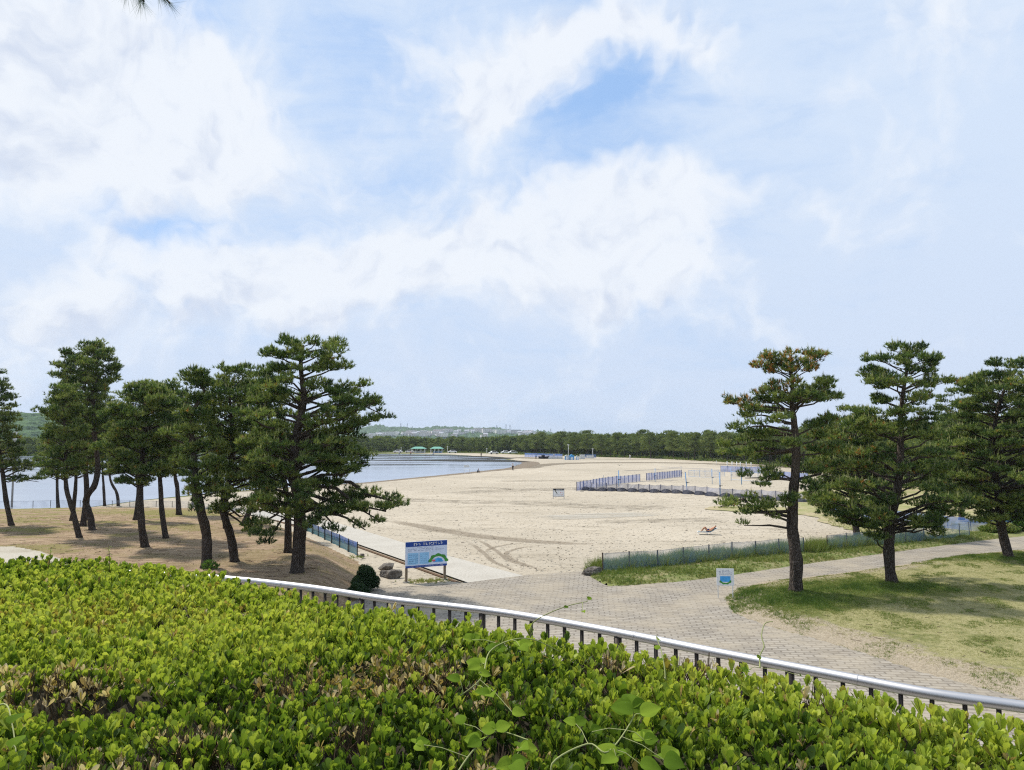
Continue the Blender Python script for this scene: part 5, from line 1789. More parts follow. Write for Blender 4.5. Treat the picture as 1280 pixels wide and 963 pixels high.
# fallen twigs and cones on the ground
tw = MB()
for i in range(420):
    px = rg.uniform(-20, 470); py = rg.uniform(645, 735)
    p = gp(px, py, 1.0)
    if hf(knoll_h, p.x, p.y) < .2: continue
    p.z = hf(knoll_h, p.x, p.y) + .015
    a = rg.uniform(0, 3.14); L = rg.uniform(.08, .45)
    dv = Vector((math.cos(a), math.sin(a), .03)) * L
    tw.tube([p, p + dv * .5 + Vector((rg.randn() * .02, rg.randn() * .02, .01)), p + dv], .009, 4)
for i in range(160):
    p = gp(rg.uniform(900, 1260), rg.uniform(740, 870), .33)
    if hf(lawn_h, p.x, p.y) < .2: continue
    p.z = hf(lawn_h, p.x, p.y) + .01
    a = rg.uniform(0, 3.14); L = rg.uniform(.05, .30)
    tw.tube([p, p + Vector((math.cos(a), math.sin(a), .03)) * L], .007, 4)
o = tw.build('fallen_twigs', M['stem']); o['kind'] = 'stuff'


# ------------------------------------------------------------------ people
def skin_body(name, verts, edges, radii, m_, parent=None, sub=2):
    me = bpy.data.meshes.new(name)
    me.from_pydata(verts, edges, [])
    o = link(name, me, m_, parent)
    sk = o.modifiers.new('skin', 'SKIN')
    for i, r0 in enumerate(radii):
        me.skin_vertices[0].data[i].radius = (r0, r0) if not isinstance(r0, tuple) else r0
    me.skin_vertices[0].data[0].use_root = True
    su = o.modifiers.new('sub', 'SUBSURF'); su.levels = sub; su.render_levels = sub
    sk.use_smooth_shade = True
    return o


m_skin = m_plain('tanned_skin', (0.50, 0.24, 0.14), .6, var=.06)
m_skin2 = m_plain('skin', (0.42, 0.24, 0.16), .6, var=.06)
m_hair = m_plain('dark_hair', (0.02, 0.015, 0.012), .7)
m_teal = m_plain('teal_canvas', (0.010, 0.09, 0.09), .7)
m_navy = m_plain('navy_cloth', (0.02, 0.035, 0.14), .8)

# lounger: head end to the right, about 1.75 m long
pl0 = gp(884, 668.5, 0.0)
lo = thing('beach_lounger', 'low teal canvas lounger with a white frame on the sand, its back raised', 'lounger', pl0, R(-6))
m_ = MB()
for s_ in (-.28, .28):
    m_.tube([(-.78, s_, .27), (.22, s_, .24), (.80, s_, .60)], .022, 8)
m_.tube([(-.78, -.28, .27), (-.78, .28, .27)], .022, 8); m_.tube([(.80, -.28, .60), (.80, .28, .60)], .022, 8)
m_.build('frame', M['white'], lo, True)
for x, x2 in ((-.70, -.74), (-.10, .05), (.15, .45)):
    m_ = MB()
    m_.tube([(x, -.28, .26), (x2, -.29, .015), (x2, .29, .015), (x, .28, .26)], .018, 6); m_.build('leg', M['white'], lo, True)
m_ = MB()
cs = [(-.76, .262), (-.4, .235), (-.05, .225), (.22, .235), (.5, .40), (.79, .60)]
for i in range(len(cs) - 1):
    (xa, za), (xb, zb_) = cs[i], cs[i + 1]
    m_.add([(xa, -.27, za), (xb, -.27, zb_), (xb, .27, zb_), (xa, .27, za), (xa, -.27, za - .015), (xb, -.27, zb_ - .015), (xb, .27, zb_ - .015), (xa, .27, za - .015)], [(0, 1, 2, 3), (7, 6, 5, 4), (0, 4, 5, 1), (3, 2, 6, 7)])
m_.build('canvas', m_teal, lo)
m_ = MB(); m_.tube([(.66, -.2, .59), (.66, .2, .59)], .05, 8); m_.build('head_pad', M['black'], lo, True)

pe = thing('person', 'tanned person in dark trunks lying back on the teal lounger with knees raised', 'person', pl0, R(-6))
v = [(.10, 0, .37), (.24, 0, .43), (.40, 0, .52), (.52, 0, .60), (.60, 0, .66), (.70, 0, .74), (.74, 0, .79),
     # left leg (near): hip, knee, ankle, foot
     (.04, -.11, .37), (-.28, -.13, .66), (-.50, -.12, .33), (-.60, -.12, .29),
     (.04, .11, .37), (-.16, .13, .70), (-.40, .12, .33), (-.50, .12, .29),
     # arms
     (.50, -.20, .60), (.30, -.29, .44), (.08, -.24, .40), (-.01, -.22, .39),
     (.50, .20, .60), (.34, .30, .50), (.12, .22, .47), (.03, .19, .46)]
pe.scale = lo.scale = (.86, .86, .80)
e = [(0, 1), (1, 2), (2, 3), (3, 4), (4, 5), (5, 6), (0, 7), (7, 8), (8, 9), (9, 10), (0, 11), (11, 12), (12, 13), (13, 14), (3, 15), (15, 16), (16, 17), (17, 18), (3, 19), (19, 20), (20, 21), (21, 22)]
rr = [(.13, .11), (.12, .10), (.14, .11), (.12, .10), .05, .085, .075, .085, .058, .038, .036, .085, .058, .038, .036, .05, .038, .030, .028, .05, .038, .030, .028]
bd = skin_body('body', v, e, rr, m_skin, pe)
skin_body('trunks', [(.13, 0, .378), (.06, -.10, .385), (-.08, -.115, .49), (.06, .10, .385), (-.02, .115, .50)], [(0, 1), (1, 2), (0, 3), (3, 4)], [(.145, .125), .098, .082, .098, .082], m_navy, pe)
skin_body('hair', [(.755, 0, .80), (.70, 0, .815)], [(0, 1)], [.075, .06], m_hair, pe)
# head details: nose and ears stay part of the head mesh size of a pixel or less


def standing(label, px, py, h, top, leg, seed, rz=0.0, seated=False, hat=None):
    r_ = random.Random(seed)
    p = gp(px, py)
    root = thing('person', label, 'person', p, rz, 'people far off on the beach')
    k = h / 1.7
    f = lambda x, y, z: (x * k, y * k, z * k)
    if not seated:
        v = [f(0, 0, .93), f(0, 0, 1.15), f(0, 0, 1.38), f(0, 0, 1.47), f(0, 0, 1.56), f(0, 0, 1.64),
             f(.09, 0, .90), f(.11, .04, .48), f(.12, 0, .08), f(.12, -.12, .03), f(-.09, 0, .90), f(-.12, -.08, .48), f(-.12, .05, .08), f(-.12, -.08, .03),
             f(.19, 0, 1.38), f(.25, 0, 1.10), f(.24, -.08, .86), f(.24, -.1, .78), f(-.19, 0, 1.38), f(-.25, 0, 1.10), f(-.24, -.08, .86), f(-.24, -.1, .78)]
    else:
        v = [f(0, 0, .30), f(0, -.05, .55), f(0, -.12, .80), f(0, -.16, .90), f(0, -.20, .99), f(0, -.21, 1.06),
             f(.1, 0, .28), f(.16, -.38, .50), f(.14, -.30, .08), f(.14, -.42, .03), f(-.1, 0, .28), f(-.16, -.38, .50), f(-.14, -.30, .08), f(-.14, -.42, .03),
             f(.19, -.12, .80), f(.26, -.30, .60), f(.16, -.50, .45), f(.14, -.56, .40), f(-.19, -.12, .80), f(-.26, -.30, .60), f(-.16, -.50, .45), f(-.14, -.56, .40)]
    e = [(0, 1), (1, 2), (2, 3), (3, 4), (4, 5), (0, 6), (6, 7), (7, 8), (8, 9), (0, 10), (10, 11), (11, 12), (12, 13), (2, 14), (14, 15), (15, 16), (16, 17), (2, 18), (18, 19), (19, 20), (20, 21)]
    rr = [.13, .12, .14, .055, .09, .08, .09, .065, .045, .04, .09, .065, .045, .04, .055, .042, .034, .03, .055, .042, .034, .03]
    skin_body('body', v, e, [q * k for q in rr], m_skin2, root, 1)
    skin_body('shirt', [v[0], v[1], v[2], v[14], v[15], v[18], v[19]], [(0, 1), (1, 2), (2, 3), (3, 4), (2, 5), (5, 6)], [q * k for q in (.145, .14, .16, .07, .055, .07, .055)], top, root, 1)
    skin_body('trousers', [v[0], v[6], v[7], v[8], v[10], v[11], v[12]], [(0, 1), (1, 2), (2, 3), (0, 4), (4, 5), (5, 6)], [q * k for q in (.145, .105, .08, .06, .105, .08, .06)], leg, root, 1)
    skin_body('hair', [tuple(Vector(v[5]) + Vector((0, .01, .015))), tuple(Vector(v[4]) + Vector((0, .04, .02)))], [(0, 1)], [.092 * k, .08 * k], hat or m_hair, root, 1)


standing('person in a pale shirt standing at the edge of the water', 641, 588.4, 1.65, M['offwhite'], M['black'], 1, R(30))
standing('person in black crouching at the water edge', 597, 591.6, 1.5, M['black'], M['black'], 2, R(90), True)
standing('person in dark clothes walking on the far wet sand by the shallows', 601.5, 571.5, 1.65, M['black'], M['black'], 3, 0)
standing('person in red on the far shore left of the green-roofed pavilions', 513.5, 569.3, 1.7, m_red, M['black'], 4, 0)
standing('person in white on the far shore left of the one in red', 499, 569.3, 1.7, M['white'], M['grey'], 5, 0)
standing('person in white bending near the far shore below the pavilions', 541, 569.0, 1.7, M['white'], m_navy, 6, R(90), True)
standing('person in a blue top near the dark boat', 670, 574.3, 1.7, m_blue3, M['black'], 7, 0)
standing('person in a white shirt beside the blue huts', 692.5, 573.2, 1.65, M['white'], M['grey'], 8, 0)
standing('person in white walking along the wood right of the blue huts', 787.5, 574.2, 1.65, M['white'], M['offwhite'], 9, 0)

# white folding chair at the water line
p = gp(583.5, 592.3); ch = thing('folding_chair', 'white folding chair at the water edge', 'chair', p, R(20))
k_ = 1.9
m_ = MB()
for s_ in (-.28, .28):
    m_.tube([(s_ * k_, -.25 * k_, 0), (s_ * k_, .2 * k_, .9 * k_)], .03, 6); m_.tube([(s_ * k_, .28 * k_, 0), (s_ * k_, -.18 * k_, .45 * k_)], .03, 6)
m_.build('frame', M['white'], ch)
m_ = MB(); m_.box((0, 0, .42 * k_), (.56 * k_, .4 * k_, .04)); m_.build('seat', M['offwhite'], ch)
m_ = MB(); m_.box((0, .17 * k_, .75 * k_), (.56 * k_, .04, .25 * k_)); m_.build('backrest', M['offwhite'], ch)

# dark boat drawn up on the far sand
p = gp(680, 573.7); bt = thing('small_boat', 'small dark boat drawn up on the sand left of the blue huts', 'boat', p, R(10))
m_ = MB(); V_, F_ = [], []
secs = [(-1.9, .25, .62), (-1.2, .62, .55), (0, .78, .5), (1.2, .6, .55), (1.9, .08, .78)]
for (x, w_, h_) in secs:
    V_ += [(x, -w_, h_ + .25), (x, -w_ * .6, .08), (x, 0, 0), (x, w_ * .6, .08), (x, w_, h_ + .25), (x, w_ * .8, h_ + .2), (x, 0, .2), (x, -w_ * .8, h_ + .2)]
for i in range(4):
    for j in range(8): F_.append((i * 8 + j, i * 8 + (j + 1) % 8, (i + 1) * 8 + (j + 1) % 8, (i + 1) * 8 + j))
F_ += [tuple(range(7, -1, -1)), tuple(32 + q for q in range(8))]
m_.add(V_, F_); m_.build('hull', M['black'], bt)
m_ = MB(); m_.box((-.3, 0, 1.0), (1.1, .9, .55)); bevel(m_.build('cover', M['black'], bt), .1)

# blue huts and the white fence beside them
for i, (px, wpx, c, lab) in enumerate([(708.3, 4.6, 'blue', 'narrow blue hut, leftmost of the pair on the far sand'), (714.6, 6.0, 'blue', 'wider blue hut with an arched top on the far sand'), (721.5, 3.2, 'paleblue', 'narrow pale blue locker right of the wider blue hut')]):
    p = gp(px, 575.0); w_ = wpx * p.y / FPX; hh = (5.6 if i < 2 else 4.8) * p.y / FPX
    h = thing('beach_hut', lab, 'hut', p, 0, 'blue huts on the far sand')
    m_ = MB(); m_.box((0, 0, hh * .42), (w_, 1.6, hh * .84)); m_.build('wall', M[c], h)
    m_ = MB(); m_.poly_prism([(-w_ * .54, -.9), (w_ * .54, -.9), (w_ * .54, .9), (-w_ * .54, .9)], hh * .84, hh * .92); m_.tube([(0, -.9, hh * .86), (0, .9, hh * .86)], w_ * .3, 12); m_.build('roof', M['offwhite'] if i != 1 else m_blue3, h)
    m_ = MB(); m_.box((0, -.81, hh * .36), (w_ * .45, .04, hh * .66)); m_.build('door', M['white'], h)
for i, (x0_, x1_, lab) in enumerate([(724.5, 731, 'white board screen right of the blue huts'), (684, 703, 'low white board screen left of the blue huts'), (733, 742, 'pale screen at the foot of the wood, farthest right of the huts')]):
    a = gp(x0_, 574.2 - .5 * i); c = gp(x1_, 574.2 - .5 * i); b = a
    h = thing('board_screen', lab, 'screen', a, 0, 'screens by the huts')
    L = (c - a).length
    hh = [1.6, .8, 1.1][i]
    n = max(3, int(L / 1.8))
    for j in range(n + 1):
        m_ = MB(); m_.tube([(L * j / n, 0, -.1), (L * j / n, 0, hh + .1)], .05, 6); m_.build('post', M['grey'], h)
    m_ = MB()
    for j in range(n): m_.box((L * (j + .5) / n, -.06, hh * .5), (L / n - .08, .05, hh * .9))
    m_.build('boards', M['offwhite'], h)


# ------------------------------------------------------------------ pavilions
m_roofg = m_plain('green_roof', (0.16, 0.40, 0.30), .5)
for i, (px, wpx, lab) in enumerate([(523.3, 19, 'left and wider of the two green-roofed pavilions on the far shore'), (546, 16.5, 'right green-roofed pavilion on the far shore, with pale curtains below')]):
    p = gp(px, 566.6); w_ = wpx * p.y / FPX; dp_ = 6.0
    h = thing('pavilion', lab, 'pavilion', p, 0, 'green-roofed pavilions')
    m_ = MB(); a, c = w_ / 2, dp_ / 2
    m_.add([(-a, -c, 2.1), (a, -c, 2.1), (a, c, 2.1), (-a, c, 2.1), (-a * .45, -c * .35, 3.0), (a * .45, -c * .35, 3.0), (a * .45, c * .35, 3.0), (-a * .45, c * .35, 3.0)],
           [(3, 2, 1, 0), (4, 5, 6, 7), (0, 1, 5, 4), (1, 2, 6, 5), (2, 3, 7, 6), (3, 0, 4, 7)])
    m_.build('roof', m_roofg, h)
    for sx in (-1, -.33, .33, 1):
        for sy in (-1, 1):
            m_ = MB(); m_.tube([(sx * a * .85, sy * c * .8, 0), (sx * a * .85, sy * c * .8, 2.15)], .10, 8); m_.build('column', M['white'], h)
    m_ = MB(); m_.box((a * .1, .5, .5), (w_ * .7, .08, .8)); m_.build('low_wall', M['paleblue'] if i else M['offwhite'], h)
m_rimw = M['offwhite']
# parked cars and tents beside the pavilions (tiny)
for i, (px, py, c, lab) in enumerate([(497.5, 566.3, 'white', 'white car parked left of the green-roofed pavilions'), (512, 566.3, 'offwhite', 'pale car parked beside the left pavilion'), (565.5, 566.6, 'white', 'white car parked right of the pavilions'),
                                      (632, 567.4, 'white', 'white car parked at the foot of the wood, left one of two'), (641, 567.6, 'white', 'white car parked at the foot of the wood, right one of two'), (617, 568.0, 'offwhite', 'pale car parked alone right of the shallows')]):
    p = gp(px, py)
    car = thing('parked_car', lab, 'car', p, R(4 * i), 'cars parked along the far shore')
    m_ = MB(); prof = [(-2.1, .35), (-2.1, .85), (-1.4, .95), (-.8, 1.42), (.9, 1.42), (1.5, .95), (2.1, .85), (2.1, .35)]
    n_ = len(prof); m_.add([(x, -.8, z) for x, z in prof] + [(x, .8, z) for x, z in prof], [tuple(range(n_)), tuple(range(2 * n_ - 1, n_ - 1, -1))] + [(q, n_ + q, n_ + (q + 1) % n_, (q + 1) % n_) for q in range(n_)])
    bevel(m_.build('body', M[c], car), .06)
    m_ = MB(); m_.add([(-1.15, -.81, 1.0), (1.2, -.81, 1.0), (.82, -.81, 1.36), (-.75, -.81, 1.36)], [(0, 1, 2, 3)]); m_.build('side_window', M['black'], car)
    for x in (-1.3, 1.3):
        m_ = MB(); m_.tube([(x, -.82, .33), (x, -.62, .33)], .33, 14); m_.build('wheel', M['black'], car)


# ------------------------------------------------------------------ street lamps
def lamp(label, px, py, ytop, fn, cap_w=.5):
    b = on(px, py, fn) if fn else gp(px, py, 0)
    H = (py - ytop) / FPX * b.y
    root = thing('street_lamp', label, 'street lamp', b, 0, 'street lamps')
    m_ = MB(); m_.tube([(0, 0, -.2), (0, 0, H * .9)], [.10, .075], 10); m_.build('pole', M['offwhite' if fn is None else 'lamp_post'], root, True)
    m_ = MB(); m_.tube([(0, 0, H * .87), (0, 0, H * .96)], [.16, .20], 12); m_.build('lantern', M['offwhite'], root, True)
    m_ = MB(); m_.tube([(0, 0, H * .96), (0, 0, H)], [cap_w, cap_w * .9], 16); m_.build('hood', M['offwhite'], root)


M['lamp_post'] = m_plain('concrete_pole', (0.36, 0.33, 0.29), .8)
lamp('pale street lamp with a flat hood beside the leftmost pine', 14.5, 637, 541, knoll_h, .22)
for i, (px, py, yt, lab) in enumerate([(501.5, 567, 559.5, 'far street lamp left of the pavilions'), (559.5, 567, 558, 'far street lamp right of the pavilions'), (608.5, 568.5, 560.5, 'far street lamp where the sea curves inward'),
                                      (710.5, 573, 556, 'tall pale lamp post above the blue huts'), (741, 573.5, 561, 'far street lamp at the foot of the wood right of the huts')]):
    lamp(lab, px, py, yt, None, .35)

# ------------------------------------------------------------------ the wood round the bay: single pines, then the mass behind
protos = []
for s_ in range(6):
    r_ = np.random.RandomState(500 + s_)
    H = 9.2
    tb_ = MB(); ln = r_.uniform(-.5, .5)
    tb_.tube([(0, 0, -.3), (ln * .3, 0, 2.0), (ln, .1, 4.6), (ln * .8, 0, 7.4)], [.24, .20, .15, .07], 6)
    for q in range(5):
        a = r_.uniform(0, 6.28); z = r_.uniform(3, 6.5)
        tb_.tube([(ln * .7, 0, z), (ln * .7 + 2.2 * math.cos(a), 2.2 * math.sin(a), z + .9)], [.08, .03], 4)
    tme = tb_.mesh('trunk')
    P, A, T = [], [], []
    for q in range(46):
        z = r_.uniform(3.0, 8.8)
        rad_ = 3.0 * math.sqrt(max(.05, 1 - ((z - 5.2) / 4.0) ** 2))
        a = r_.uniform(0, 6.28); rr_ = rad_ * r_.rand() ** .5
        c = np.array([ln * .8 + rr_ * math.cos(a), rr_ * math.sin(a), z])
        pr = r_.uniform(.7, 1.25)
        m = 34
        u = r_.randn(m, 3); u /= np.linalg.norm(u, axis=1, keepdims=True)
        off = u * (r_.rand(m) ** .4)[:, None] * np.array([pr, pr, pr * .55])
        off[:, 2] = np.where(off[:, 2] < 0, off[:, 2] * .5, off[:, 2])
        P.append(c + off); A_ = u * .7 + np.array([0, 0, .5]); A.append(A_ / np.linalg.norm(A_, axis=1, keepdims=True))
        T.append(.45 + r_.randn(m) * .10 + r_.uniform(-.2, .25))
    P = np.concatenate(P); A = np.concatenate(A); T = np.concatenate(T)
    V = tufts(P, A, 5, .42, .13, .7, r_, .4)
    cme = arr_mesh('crown', V, np.arange(len(V)).reshape(-1, 3), tint=np.clip(np.repeat(T, 5), 0, 1))
    tme.materials.append(M['bark']); cme.materials.append(M['far_needles'])
    protos.append((tme, cme))

front = [(-40, 570.8), (120, 569.6), (250, 568.2), (380, 567.2), (470, 565.6), (620, 566.2), (700, 569.8), (760, 571.6), (830, 573.6), (900, 577.2), (960, 581), (1020, 587.5), (1100, 600), (1180, 613), (1300, 632)]
rw = np.random.RandomState(71)
FP = [gp(x, y) for x, y in front]
seg = [(FP[i + 1] - FP[i]).length for i in range(len(FP) - 1)]
tot = sum(seg)


def at_s(s_):
    for i, L in enumerate(seg):
        if s_ <= L or i == len(seg) - 1:
            p = FP[i].lerp(FP[i + 1], min(1, s_ / L)); dv = (FP[i + 1] - FP[i]).normalized()
            return p, Vector((-dv.y, dv.x, 0)) * 1.0
        s_ -= L


seglabs = [(-1e9, 'dark pine in the wood on the far shore left of the pavilions', 'pines of the wood left of the pavilions'),
           (490, 'dark pine in the wood behind the green-roofed pavilions and shallows', 'pines of the wood behind the pavilions'),
           (650, 'dark pine in the wood behind the blue huts', 'pines of the wood behind the blue huts'),
           (770, 'pine with a visible trunk in the wood above the ball court', 'pines of the wood above the ball court'),
           (960, 'tall pine in the wood glimpsed behind the right-hand path pines', 'pines of the wood behind the path pines')]
s_ = 0; ntree = 0; row = 0
while s_ < tot:
    p, nrm = at_s(s_)
    for row in range(2):
        if row == 1 and rw.rand() < .12: continue
        q = p + nrm * (row * 7.5 + rw.uniform(-1.5, 2.0)) + Vector((rw.uniform(-1.2, 1.2), 0, 0))
        if row == 0 and rw.rand() < .10: continue
        # image column decides the description
        px = 640 + FPX * q.x / q.y
        lab = [l for l in seglabs if px >= l[0]][-1]
        k = rw.uniform(.66, 1.02) + (.10 if row else 0) + (.08 if px > 960 else 0) - .24 * (1 - min(1, max(0, (px - 560) / 140)))
        if px > 1330: continue
        root = thing('far_pine', lab[1], 'pine tree', (q.x, q.y, 0), rw.uniform(0, 6.28), lab[2])
        root.scale = (k * rw.uniform(.9, 1.1), k * rw.uniform(.9, 1.1), k)
        tme, cme = protos[rw.randint(6)]
        link('trunk', tme, None, root); link('crown', cme, None, root)
        ntree += 1
    dist = p.y
    s_ += 5.0 * (1.0 if dist > 200 else .95)
print('far pines', ntree)
# closed mass of wood behind the front rows
P, A, T = [], [], []
s_ = 0
while s_ < tot:
    p, nrm = at_s(s_)
    for row in range(4):
        q = p + nrm * (13 + row * 8 + rw.uniform(-3, 3))
        hh = rw.uniform(6.8, 8.4) * (.85 if q.x / q.y < 0 else 1)
        m = 190
        a = rw.uniform(0, 6.28, m); rr_ = 3.6 * np.sqrt(rw.rand(m)); z = hh - rw.rand(m) * hh * .97
        r2 = rr_ * np.sqrt(np.clip(1.15 - z / hh, .05, 1))
        c = np.stack([q.x + r2 * np.cos(a), q.y + r2 * np.sin(a), z], 1)
        P.append(c); A_ = rw.randn(m, 3) * .5 + np.array([0, -.3, .7]); A.append(A_ / np.linalg.norm(A_, axis=1, keepdims=True)); T.append(.42 + rw.randn(m) * .14 + rw.uniform(-.15, .12))
    s_ += 5.5
for i in range(95):
    q = dp(rw.uniform(370, 520), 560, rw.uniform(372, 400)) if i < 60 else dp(rw.uniform(615, 672), 560, rw.uniform(352, 372)); m = 190; hh = rw.uniform(6.4, 7.6)
    a = rw.uniform(0, 6.28, m); z = hh - rw.rand(m) * hh * .97
    r2 = 3.6 * np.sqrt(rw.rand(m)) * np.sqrt(np.clip(1.15 - z / hh, .05, 1))
    P.append(np.stack([q.x + r2 * np.cos(a), q.y + r2 * np.sin(a), z], 1)); A_ = rw.randn(m, 3) * .5 + np.array([0, -.3, .7]); A.append(A_ / np.linalg.norm(A_, axis=1, keepdims=True)); T.append(.42 + rw.randn(m) * .14 + rw.uniform(-.15, .12))
P = np.concatenate(P); A = np.concatenate(A); T = np.concatenate(T)
V = tufts(P, A, 4, 1.1, .55, .9, rw, .5)
o = link('woodland', arr_mesh('woodland', V, np.arange(len(V)).reshape(-1, 3), tint=np.clip(np.repeat(T, 4), 0, 1)), M['far_needles']); o['kind'] = 'stuff'
# undergrowth at the foot of the wood
V_ = []
PP, HH, TT = [], [], []
s_ = 0
while s_ < tot:
    p, nrm = at_s(s_)
    m = 16
    for i in range(m):
        q = p + nrm * rw.uniform(-2.0, 5) + Vector((rw.uniform(-1, 1), 0, 0))
        PP.append((q.x, q.y, -.02)); HH.append(rw.uniform(.3, .9) * (1.5 if rw.rand() < .25 else 1)); TT.append(rw.uniform(.2, .75))
    s_ += 1.1
grass_obj('undergrowth', np.array(PP), np.array(HH), .22, np.array(TT), 90, 6)
# green bank at the foot of the wood
ribbon('green_bank', [(300, 566.0), (440, 565.6), (520, 566.0), (600, 566.6), (640, 567.6), (660, 569.0)], [12, 14, 12, 12, 9, 3], .05, M['weedy'], 4, 1)


# ------------------------------------------------------------------ distant hills, town and masts
def m_hill(name, c0, c1):
    m, t, b = mat(name, .95, .05)
    p = pos(t)
    v = t.node('ShaderNodeTexVoronoi', {'Vector': p, 'Scale': .09})
    n = t.noise(p, .02, 6, .65)
    c = t.mix(t.ramp(v, 0, 8 * .09 * 1.2, 0, .8), c1, c0)
    c = t.mix(t.ramp(n, .45, .65, 0, .5), c, c1)
    t.put(b.inputs['Base Color'], c)
    bump(t, b, t.m('ADD', v, n), 1.0, 6.0)
    return m


M['hill'] = m_hill('wooded_hill', (0.085, 0.14, 0.055), (0.035, 0.07, 0.03))


def hill(name, prof, D, depth, seed):
    """ridge profile in picture terms at distance D, rounded body falling towards and away from the viewer"""
    r_ = np.random.RandomState(seed)
    xs_ = [dp(x, y, D).x for x, y in prof]; zs_ = [dp(x, y, D).z for x, y in prof]
    nx = int((xs_[-1] - xs_[0]) / (D * .0022)); ny = 28
    X = np.linspace(xs_[0], xs_[-1], nx)
    Zr = np.interp(X, xs_, zs_)
    tt = np.linspace(-1, 1, ny)
    XX, TTt = np.meshgrid(X, tt)
    ZZ = Zr[None, :] * np.sqrt(np.clip(1 - np.abs(TTt) ** 2.2, 0, 1))
    YY = D + depth * TTt + 0 * XX
    rough = D * .0011
    ZZ = ZZ + r_.randn(*ZZ.shape) * rough * (ZZ > 2) + (wob(XX, YY, 30 / D, seed) * D * .0015) * (ZZ > 2)
    ZZ[0, :] = -1; ZZ[-1, :] = -1
    V = np.stack([XX.ravel(), YY.ravel(), ZZ.ravel()], 1)
    idx = np.arange(XX.size).reshape(XX.shape)
    F = np.stack([idx[:-1, :-1].ravel(), idx[:-1, 1:].ravel(), idx[1:, 1:].ravel(), idx[1:, :-1].ravel()], 1)
    o = link(name, arr_mesh(name, V, F), M['hill'])
    o['kind'] = 'structure'
    return o, (xs_, zs_)


hill('hills', [(-520, 560), (-300, 535), (-120, 522), (0, 520), (25, 518), (60, 519), (95, 526), (125, 538), (160, 548), (200, 556)], 900, 150, 1)
hill('hills', [(60, 558), (150, 549), (280, 546), (400, 543), (450, 538), (463, 535), (474, 532.5), (484, 534.5), (505, 535.5), (530, 536.5), (545, 534.5), (555, 533.6), (575, 535), (600, 535.6), (620, 535), (628, 536.5), (640, 540), (662, 539.5), (676, 540.5), (700, 545), (720, 549)], 2600, 320, 2)
hill('hills', [(680, 550), (700, 543.5), (712, 541.8), (728, 543.5), (745, 544.5), (765, 546.5), (790, 544.5), (815, 547), (850, 545), (900, 543), (960, 540), (1030, 534), (1100, 536), (1200, 538), (1400, 545)], 3200, 300, 3)
TOWN = [(440, 552), (470, 546), (490, 544), (540, 542.6), (560, 541.5), (600, 541), (640, 542.5), (680, 545), (700, 549)]
hill('hills', TOWN, 2050, 160, 4)

# houses on the hillside
m_wallw = [m_plain('pale_wall', (0.85, 0.84, 0.83), .8), m_plain('pinkish_wall', (0.78, 0.72, 0.70), .8), m_plain('cream_wall', (0.84, 0.81, 0.74), .8)]
m_roofs = [m_plain('grey_tiles', (0.42, 0.42, 0.46), .8), m_plain('brown_tiles', (0.45, 0.34, 0.30), .8), m_plain('pale_flat_roof', (0.85, 0.85, 0.87), .8)]
hr = random.Random(12)


def house_mesh(w_, d_, h_, gable):
    a = MB(); a.box((0, 0, h_ / 2), (w_, d_, h_))
    r0 = MB()
    if gable:
        r0.add([(-w_ * .55, -d_ * .55, h_), (w_ * .55, -d_ * .55, h_), (w_ * .55, d_ * .55, h_), (-w_ * .55, d_ * .55, h_), (-w_ * .5, 0, h_ + d_ * .3), (w_ * .5, 0, h_ + d_ * .3)], [(0, 1, 5, 4), (2, 3, 4, 5), (1, 2, 5), (3, 0, 4), (3, 2, 1, 0)])
    else:
        r0.box((0, 0, h_ + .25), (w_ * 1.03, d_ * 1.03, .5))
    wn = MB()
    for f in range(max(1, int(h_ / 3))):
        nn = max(2, int(w_ / 4))
        for q in range(nn): wn.box((-w_ / 2 + w_ * (q + .5) / nn, -d_ / 2 - .01, 1.6 + 3 * f), (w_ / nn * .5, .08, 1.3))
    return a.mesh('walls'), r0.mesh('roof'), wn.mesh('windows')


hp = []
for i, (w_, d_, h_, g_) in enumerate([(12, 9, 6, True), (16, 10, 6.5, False), (20, 12, 9, False), (10, 9, 6, True), (24, 12, 11, False)]):
    a, b_, c = house_mesh(w_, d_, h_, g_)
    a.materials.append(m_wallw[i % 3]); b_.materials.append(m_roofs[i % 3]); c.materials.append(M['black'])
    hp.append((a, b_, c))
GHL = {0: 'pale house on the lower slope of the far hill, left of the apartment block', 1: 'pale house on the hill to the right of the apartment block'}
for i in range(84):
    px = hr.uniform(472, 600) if i < 60 else hr.uniform(600, 672)
    tq = hr.uniform(-.93, .05); D = 2050 + 160 * tq
    q = dp(px, np.interp(px, [c[0] for c in TOWN], [c[1] for c in TOWN]), 2050)
    q.z = q.z * math.sqrt(1 - abs(tq) ** 2.2) + .5; q.y = D
    w_ = hr.randrange(5)
    g_ = 1 if px > 655 else 0
    root = thing('hill_house', GHL[g_], 'house', (q.x, q.y, q.z), R(hr.uniform(-35, 35)), 'houses right of the apartment block' if g_ else 'houses on the far hillside')
    a, b_, c = hp[w_]
    for nm, me in (('walls', a), ('roof', b_), ('windows', c)): link(nm, me, None, root)
    m_ = MB()
